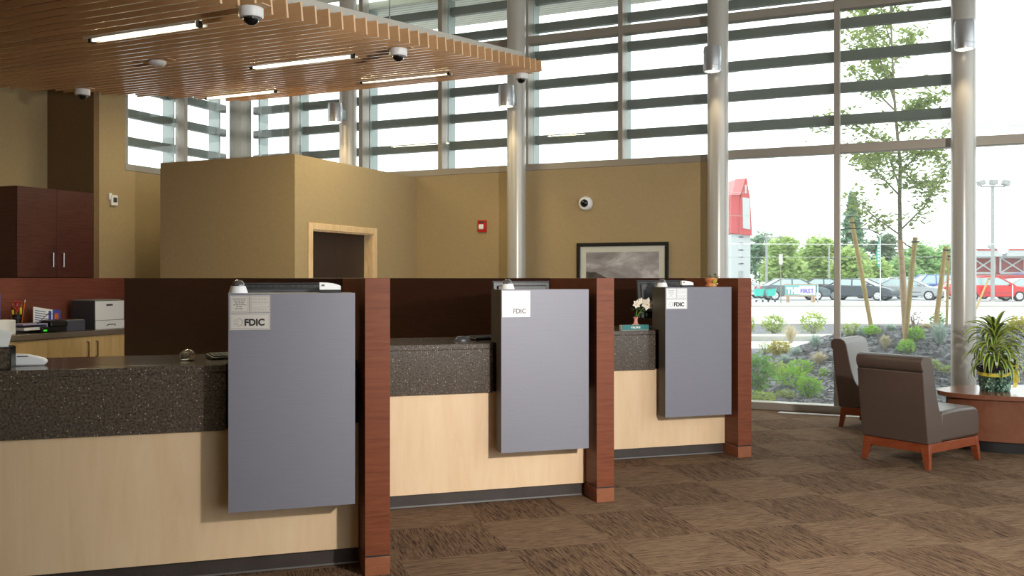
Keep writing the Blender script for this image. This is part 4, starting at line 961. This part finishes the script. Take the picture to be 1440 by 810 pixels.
# ---- cars
def car(name, lab, px_, Y, rz, col, kind='sedan', L=4.6, met=.3):
    X = (px_ - 720) / F * Y; t = thing(name, lab, 'car', (X, Y, .05), R(rz), 'cars in the car park'); s = L / 4.6
    paint = mat('car_paint', col, .25, met); Wd = .88
    H = {'sedan': 1.42, 'suv': 1.72, 'hatch': 1.55}[kind]
    if kind == 'sedan': body = [(-2.25, .35), (-2.28, .75), (-2.2, .95), (-1.55, 1.0), (1.0, .95), (1.9, .82), (2.22, .66), (2.28, .4), (2.2, .25), (-2.15, .25)]; cab = [(-1.75, .97), (-.95, H - .02), (-.35, H), (.3, H - .03), (1.2, .94)]
    elif kind == 'suv': body = [(-2.2, .4), (-2.24, .8), (-2.2, 1.05), (1.1, 1.05), (2.0, .98), (2.2, .8), (2.25, .45), (2.15, .3), (-2.15, .3)]; cab = [(-2.15, 1.03), (-2.0, H - .03), (-1.5, H), (.4, H - .02), (1.1, 1.03)]
    else: body = [(-2.1, .35), (-2.14, .8), (-2.0, 1.02), (1.0, 1.0), (1.8, .88), (2.1, .7), (2.15, .4), (2.05, .27), (-2.0, .27)]; cab = [(-2.0, 1.0), (-1.5, H - .05), (-.6, H), (.2, H - .04), (1.15, .98)]
    MB().prism([(x * s, z) for x, z in body], 'y', -Wd, Wd).build('body', paint, t, bevel=.10, segs=3)
    ci = Wd - .1
    g = MB(); top = [(x * s, z) for x, z in cab]; n = len(top)
    vs = []
    for sd in (-1, 1):
        for x, z in top: vs.append((x, sd * (ci if z > 1.15 else Wd - .03), z))
    g.add(vs, [tuple(range(n))[::-1], tuple(range(n, 2 * n))] + [(i, i + 1, n + i + 1, n + i) for i in range(n - 1)] + [(n - 1, 0, n, 2 * n - 1)])
    g.build('windows', M['carglass'], t, bevel=.03)
    rf = MB(); 
    xs = [p for p in top if p[1] > 1.2]
    rf.prism([(xs[0][0] - .05, xs[0][1] - .03)] + [(x, z + .012) for x, z in xs] + [(xs[-1][0] + .08, xs[-1][1] - .05)], 'y', -ci - .01, ci + .01)
    for sd in (-1, 1):
        y_ = sd * (ci + .025)
        for xa, za, xb, zb in [(top[0][0], top[0][1], xs[0][0], xs[0][1]), (top[-1][0], top[-1][1], xs[-1][0], xs[-1][1]), (-.25 * s, .98, -.25 * s, H - .04)]:
            rf.tube([(xa, sd * (Wd - .03), za), (xb, y_ - sd * .02, zb)], .045, 6)
    rf.build('roof', paint, t, bevel=.015)
    for wx in (-1.38 * s, 1.38 * s):
        for sd in (-1, 1):
            Mw = Matrix.Translation((wx, sd * (Wd - .1), .32)) @ Matrix.Rotation(R(90), 4, 'X')
            w_ = MB().lathe([(.2, -.11), (.31, -.11), (.33, -.08), (.33, .08), (.31, .11), (.2, .11)], 24, M=Mw).build('wheel', M['tyre'], t, smooth=40)
            h_ = MB().lathe([(.0, -.115), (.21, -.115), (.21, .115), (0, .115)], 20, M=Mw, caps=False)
            h_.build('hub_cap', M['hub'], w_, smooth=40)
            sp = MB()
            for k_ in range(5):
                a = 6.283 * k_ / 5; sp.lathe([(.03, -.118), (.03, .118)], 8, M=Mw @ Matrix.Translation((.12 * math.cos(a), .12 * math.sin(a), 0)))
            sp.build('hub_hole', M['tyre'], w_)
    hl = MB()
    for sd in (-1, 1): hl.box(body[5][0] * s - .2, body[5][0] * s + .12, sd * .62 - .16, sd * .62 + .16, .62, .76)
    hl.build('headlight', M['headlight'], t, bevel=.04)
    tl = MB()
    for sd in (-1, 1): tl.box(body[1][0] * s - .01, body[1][0] * s + .12, sd * .66 - .15, sd * .66 + .15, .72, .9)
    tl.build('tail_light', M['taillight'], t, bevel=.02)
    MB().box(-1.0 * s, .9 * s, -Wd - .012, Wd + .012, .5, .54).build('side_trim', M['darkgrey'], t)
    for sd in (-1, 1): MB().box(.72 * s, .9 * s, sd * (Wd + .08) - .08, sd * (Wd + .08) + .08, .98, 1.1).build('wing_mirror', paint, t, bevel=.03)
car('sedan_car', 'pale white sedan at the left behind the teal carts', 1040, 66, 0, srgb(215, 218, 218))
car('sedan_car', 'slate grey sedan parked side-on behind the banner', 1114, 60.5, 0, srgb(92, 104, 110))
car('sedan_car', 'black sedan behind the window mullion', 1162, 71, -14, srgb(52, 56, 62))
car('sedan_car', 'dark sedan directly right of the window mullion', 1209, 60, -38, srgb(70, 76, 84))
car('sedan_car', 'silver grey sedan behind the left stake', 1244, 65, -42, srgb(176, 180, 184))
car('sedan_car', 'dark red sedan behind the young tree trunk', 1262, 80, -42, srgb(120, 60, 64))
car('sedan_car', 'grey sedan behind the right-hand stake', 1277, 61, -32, srgb(160, 165, 168))
car('blue_suv', 'blue sport utility car parked side-on', 1305, 69, 180, srgb(74, 112, 168), 'suv', 4.4)
car('red_hatchback', 'small red car left of the right column', 1352, 64, 180, srgb(196, 50, 52), 'hatch', 3.8)
car('red_crossover', 'large red car behind the potted plant', 1391, 58, 0, srgb(206, 48, 50), 'hatch', 4.8, .1)
car('silver_car', 'silver car at the right edge behind the large red car', 1446, 62, 0, srgb(160, 166, 170), 'sedan')
car('sedan_car', 'silver sedan between dark sedan and white one, second row', 1218, 76, -42, srgb(178, 182, 186))

# ---- street things
t = thing('banner_sign', 'white and teal banner on wooden legs in front of the grey sedan', 'sign', P(1126, 54.3, .06), 0)
s = 54.3 / F
MB().box(-22 * s, 22 * s, -.03, .03, .42, 1.02).build('board', mat('pale_teal_board', srgb(110, 172, 170), .6), t)
MB().box(-2 * s, 20 * s, -.035, -.03, .46, .98).build('white_panel', M['paper'], t)
text('lettering', 'THE', .50, M['paper'], Matrix.Translation((-20 * s, -.05, .52)) @ UP, t, depth=.01, bold=.03, sx=.8)
text('lettering', 'FIRST', .36, M['purple'], Matrix.Translation((-1.2 * s, -.05, .55)) @ UP, t, depth=.01, bold=.01, sx=.95)
MB().box(-23 * s, 22 * s, -.05, .05, .36, .42).box(-24 * s, 24 * s, -.04, .02, 1.03, 1.09).build('rail', mat('tan_timber', srgb(176, 150, 128), .8), t)
for x in (-19, -17, 16, 19): MB().box(x * s - .05, x * s + .05, -.06, .06, 0, .37).build('leg', bpy.data.materials['tan_timber'], t)
def cart(px_, lab):
    t = thing('shopping_cart', lab, 'shopping cart', P(px_, 54.6, .06), 0, 'teal shopping carts'); t.scale = (.68, .68, .8)
    MB().add([(-.3, -.25, .45), (.3, -.25, .5), (.3, .25, .5), (-.3, .25, .45), (-.42, -.3, .95), (.42, -.3, 1.0), (.42, .3, 1.0), (-.42, .3, .95)], [(0, 1, 2, 3), (0, 4, 5, 1), (1, 5, 6, 2), (2, 6, 7, 3), (3, 7, 4, 0)]).build('basket', M['tealcart'], t)
    MB().tube([(.42, 0, .95), (.5, 0, 1.1)], .03, 6).tube([(-.3, 0, .45), (.35, 0, .2), (-.3, 0, .12)], .03, 6).build('frame', M['far_pole'], t)
    for x in (-.28, .3): MB().lathe([(.08, -.03), (.08, .03)], 12, M=Matrix.Translation((x, -.2, .08)) @ Matrix.Rotation(R(90), 4, 'X')).build('wheel', M['tyre'], t)
cart(1067, 'teal shopping cart, left of the two'); cart(1084, 'teal shopping cart, right of the two')
def pole(name, lab, px_, ytop, Y, wpx, m, extra=None, cat='pole'):
    b = P(px_, Y, .05); h = EYE + (HY - ytop) / F * Y; r_ = wpx / F * Y / 2; t = thing(name, lab, cat, b, 0)
    MB().lathe([(r_, 0), (r_ * .8, h)], 12).build('shaft', m, t, smooth=40); MB().lathe([(r_ * 1.7, 0), (r_ * 1.7, .12)], 12).build('footing', M['concrete'], t, smooth=40)
    if extra: extra(t, h)
    return t
pole('utility_pole', 'grey utility pole left of the willow trees', 1078, 330, 75, 3.6, M['far_pole'], lambda t, h: MB().box(-.6, 1.4, -.05, .05, h - .3, h - .2).build('crossarm', M['far_pole'], t))
pole('utility_pole', 'thin grey pole just left of the window mullion', 1166, 344, 80, 2.6, M['far_pole'])
pole('street_sign_post', 'thin post with small white street sign beside the grey sedan', 1098, 372, 53.5, 1.5, M['bark'], lambda t, h: MB().box(-.09, .09, -.03, .03, h - .05, h + .55).build('sign_plate', M['white_metal'], t), 'sign')
pole('white_bollard_post', 'white post right of the banner', 1150, 402, 54.6, 1.6, M['white_metal'])
pole('white_bollard_post', 'white post in front of the large red car', 1424, 402, 54.6, 1.6, M['white_metal'])
pole('white_bollard_post', 'white post left of the right column', 1329, 408, 54.6, 2.2, M['white_metal'])
def flag(t, h):
    Y = 54.5; q = Y / F; pr = [(0, h), (-1.0 * q, h - 2 * q), (-4.5 * q, h - 15 * q), (-6.5 * q, h - 28 * q), (-4.5 * q, h - 38 * q), (-2 * q, h - 44 * q), (0, h - 44 * q)]
    f_ = MB().prism(pr, 'y', -.012, .012).build('flag', mat('teal_flag', srgb(58, 150, 134), .6), t)
    for i in range(6): MB().box(-3.6 * q, -1.5 * q, -.016, -.012, h - (15 + i * 4.6) * q, h - (12.4 + i * 4.6) * q).build('flag_print', M['paper'], f_)
pole('feather_flag', 'teal feather flag on a white pole behind the young tree', 1238, 334, 54.5, 1.2, M['white_metal'], flag, 'flag')
def flood(t, h):
    for s_, nm in ((-1, 0), (0, 1), (1, 2)):
        x = s_ * .76; hd = MB().box(-.2, .2, -.2, .2, -.16, .16, M=Matrix.Translation((x, -.1, h + .1 + (.05 if s_ else .1))) @ Matrix.Rotation(R(s_ * 18), 4, 'Y')).build('floodlight_head', M['far_pole'], t, bevel=.04)
    MB().box(-.75, .75, -.04, .04, h - .1, h - .02).build('crossarm', M['far_pole'], t)
pole('floodlight_pole', 'tall floodlight pole with three heads right of the column', 1396, 262, 56.5, 5.2, M['far_pole'], flood, 'floodlight')
# ---- red gambrel sign tower
Y = 70; q = Y / F
t = thing('barn_sign_tower', 'white tower with red barn-shaped sign beyond the car park', 'sign tower', P(1039, Y, .05), 0)
def zz(y): return EYE + (HY - y) / F * Y - .05
MB().box(-14 * q, 12.5 * q, -.8, .8, 0, zz(330)).build('tower_shaft', M['barnwhite'], t)
for y in (334, 343, 352, 362, 371): MB().box(-4 * q, 2.5 * q, -.84, -.8, zz(y + .8), zz(y - .8)).build('vent_slot', M['darkgrey'], t)
MB().box(-4 * q, 2.5 * q, -.84, -.8, 0, zz(381)).build('door_opening', M['far_pole'], t)
MB().prism([(-4 * q, zz(330)), (13.5 * q, zz(332)), (11.0 * q, zz(283)), (6 * q, zz(253)), (3 * q, zz(253)), (-1.5 * q, zz(275)), (-3 * q, zz(283))], 'y', -1.1, .9).build('sign_head', M['barnred'], t)
MB().prism([(-15 * q, zz(329)), (-4 * q, zz(330)), (-3 * q, zz(275)), (-15 * q, zz(275))], 'y', -1.0, .9).build('side_wall', M['barnred'], t)
MB().prism([(-15 * q, zz(276)), (-3 * q, zz(276)), (4 * q, zz(253)), (-10 * q, zz(254))], 'y', -1.15, 1).build('roof', mat('pink_roof', srgb(206, 120, 120), .6), t)
MB().prism([(0 * q, zz(279)), (10 * q, zz(281)), (10.5 * q, zz(324)), (.5 * q, zz(322))], 'y', -1.16, -1.1).build('sign_panel', M['barnwhite'], t)
MB().box(3.2 * q, 5.6 * q, -1.16, -1.1, zz(274), zz(262)).build('loft_window', M['barnwhite'], t)
# ---- red market building
Y = 92; q = Y / F
t = thing('red_market_building', 'red market building with white cross-braced panels at the right', 'building', P(1402, Y, .05), 0)
MB().box(-36 * q, 90 * q, 0, 2.5, 0, EYE + (HY - 350) / F * Y - .05).build('wall', M['barnwall'], t)
def z9(y): return EYE + (HY - y) / F * 92 - .05
MB().prism([(-1.2, z9(361)), (-1.2, z9(352)), (.5, z9(352)), (2.6, z9(344)), (2.6, z9(361))], 'x', -36 * q, -1 * q).prism([(-1.2, z9(361)), (-1.2, z9(352)), (.5, z9(350)), (2.6, z9(342)), (2.6, z9(361))], 'x', 5 * q, 90 * q).build('roof', M['barnwhite'], t)
MB().box(-36 * q, -8 * q, -1.25, -1.2, z9(353), z9(351.5)).box(3 * q, 90 * q, -1.25, -1.2, z9(352.5), z9(350.5)).build('ridge_stripe', M['barnred'], t)
for x0, x1 in ((-36, -4), (4, 38), (40, 74)):
    pn = MB(); zb_, zt_ = z9(384), z9(362); a, b = x0 * q, x1 * q; e = .09
    pn.box(a, b, -.12, -.02, zb_ - e, zb_ + e).box(a, b, -.12, -.02, zt_ - e, zt_ + e).box(a - e, a + e, -.12, -.02, zb_, zt_).box(b - e, b + e, -.12, -.02, zb_, zt_)
    pn.tube([(a, -.07, zb_), (b, -.07, zt_)], .08, 6).tube([(a, -.07, zt_), (b, -.07, zb_)], .08, 6)
    pn.build('cross_brace', M['barnwhite'], t)
aw = MB()
for i in range(80): aw.box((-36 + i * 1.4) * q, (-36 + i * 1.4 + .7) * q, -1.0, -.9, z9(392), z9(387))
aw.build('awning_fringe', M['red'], t)
MB().box(-36 * q, 76 * q, -.95, -.85, z9(393), z9(386.5)).build('awning', M['barnwhite'], t)
MB().box(21 * q, 35 * q, -.3, -.2, z9(390), z9(384.5)).build('sign_board', M['purple'], t)
MB().box(22 * q, 34 * q, -.34, -.3, z9(389.2), z9(385.3)).build('sign_face', mat('maroon_face', srgb(120, 60, 90), .6), t)
# ---- railing
t = thing('white_railing', 'white metal railing behind the cars', 'railing', P(1250, 88, .05), 0); q = 88 / F
for z in (1.1, 1.5): MB().box(0, 90 * q, -.03, .03, z, z + .06).build('rail', M['white_metal'], t)
for i in range(9): MB().box(i * 11 * q - .04, i * 11 * q + .04, -.03, .03, 0, 1.56).build('post', M['white_metal'], t)
# ---- far trees
def fartree(name, lab, px_, ytop, wpx, Y, m, n=1500, conifer=False, ls=.55, ybase=None):
    X = (px_ - 720) / F * Y; H = EYE + (HY - ytop) / F * Y; w = wpx / F * Y / 2; t = thing(name, lab, 'tree', (X, Y, .05), 0, 'trees beyond the car park'); q = []
    rr = random.Random(px_)
    MB().tube([(0, 0, 0), (0, 0, H * .8)], [w * .07, w * .02], 8).build('trunk', M['bark'], t)
    cz0 = 0
    if conifer:
        for _ in range(n):
            f_ = rr.random() ** .7; a = rr.uniform(0, 6.28); r_ = w * (1 - (1 - f_) * 0 - f_) * rr.uniform(.45, 1) * (1 + .25 * math.sin(f_ * 60)); q.append((r_ * math.cos(a), r_ * math.sin(a), H * (.1 + .9 * f_)))
    else:
        cl_ = []
        for _ in range(16):
            a = rr.uniform(0, 6.28); d = rr.uniform(.2, .72); zf = rr.uniform(.25, .8); cl_.append((w * d * math.cos(a), w * d * math.sin(a), H * zf, w * rr.uniform(.28, .45)))
        cl_.append((0, 0, H * .72, w * .62)); cl_.append((0, 0, H * .4, w * .85)); cl_.append((w * .4, 0, H * .25, w * .6)); cl_.append((-w * .4, 0, H * .25, w * .6))
        for _ in range(n):
            cx, cy, cz, cr = rr.choice(cl_); v = Vector((rr.gauss(0, 1), rr.gauss(0, 1), rr.gauss(0, 1))).normalized() * cr * rr.uniform(.75, 1.05)
            z = cz + v.z * .9
            if z > H: z = H - rr.random() * .4
            if z < .3: continue
            q.append((cx + v.x, cy + v.y, z))
    leafmesh(q, ls, aspect=.8).build('foliage', m, t)
fartree('conifer_tree', 'dark green conifer behind the grey utility pole', 1068, 318, 50, 98, M['leaf_con'], 1500, False)
fartree('willow_tree', 'broad pale green willow, left of the two', 1100, 326, 60, 92, M['leaf_willow'], 5200)
fartree('willow_tree', 'broad pale green willow right beside the window mullion', 1150, 324, 62, 104, M['leaf_willow'], 5200)
fartree('willow_tree', 'yellow-green willow behind the left stake', 1196, 345, 60, 92, M['leaf_willow'], 3600)
fartree('conifer_tree', 'tall pointed conifer right of the window mullion', 1199, 272, 66, 126, M['leaf_con'], 4200, True, .55)
fartree('broadleaf_tree', 'dark rounded tree left of the young trunk', 1243, 322, 56, 112, M['leaf_dark'], 4200)
fartree('broadleaf_tree', 'green tree directly behind the blue car', 1292, 334, 66, 122, M['leaf_far'], 4200)
fartree('broadleaf_tree', 'green tree at the left side of the right column', 1335, 338, 60, 140, M['leaf_far'], 3600)
fartree('broadleaf_tree', 'low green tree behind the willows, lowest of the row', 1232, 362, 44, 94, M['leaf_willow'], 1500)
fartree('broadleaf_tree', 'low shrubby tree behind the silver cars', 1268, 358, 50, 100, M['leaf_far'], 1500)
fartree('broadleaf_tree', 'dark low tree filling the gap between the willows', 1128, 350, 70, 124, M['leaf_dark'], 1800)
# ---- overhead wires
for i, (ya, yb_, Yw, r_) in enumerate([(101, 76, 40, .012), (112, 88, 40, .012), (181, 173, 44, .022), (196, 186, 44, .01), (206, 196, 44, .01), (268, 279, 50, .012), (302, 297, 50, .014), (341, 341, 50, .016), (360, 358, 50, .016)]):
    A, B = at(1000, ya, Yw), at(1500, yb_, Yw); d = (B - A) / 500
    pts = [A + d * (x - 1000) + Vector((0, 0, -.10 * math.sin(math.pi * (x - 800) / 900))) for x in range(800, 1701, 75)]
    lab = ['highest overhead wire crossing the panes', 'second overhead wire from the top', 'thickest dark overhead wire just above the transom', 'thin wire just below the thickest one', 'thin wire hugging the transom', 'thin wire above the conifer tip', 'wire crossing level with the barn sign', 'pale wire crossing the tree tops', 'lowest wire crossing the trees'][i]
    tag(MB().tube(pts, r_, 5).build('overhead_wire', M['far_pole'] if i != 7 else M['white_metal'], smooth=60), lab, 'wire', 'overhead wires')
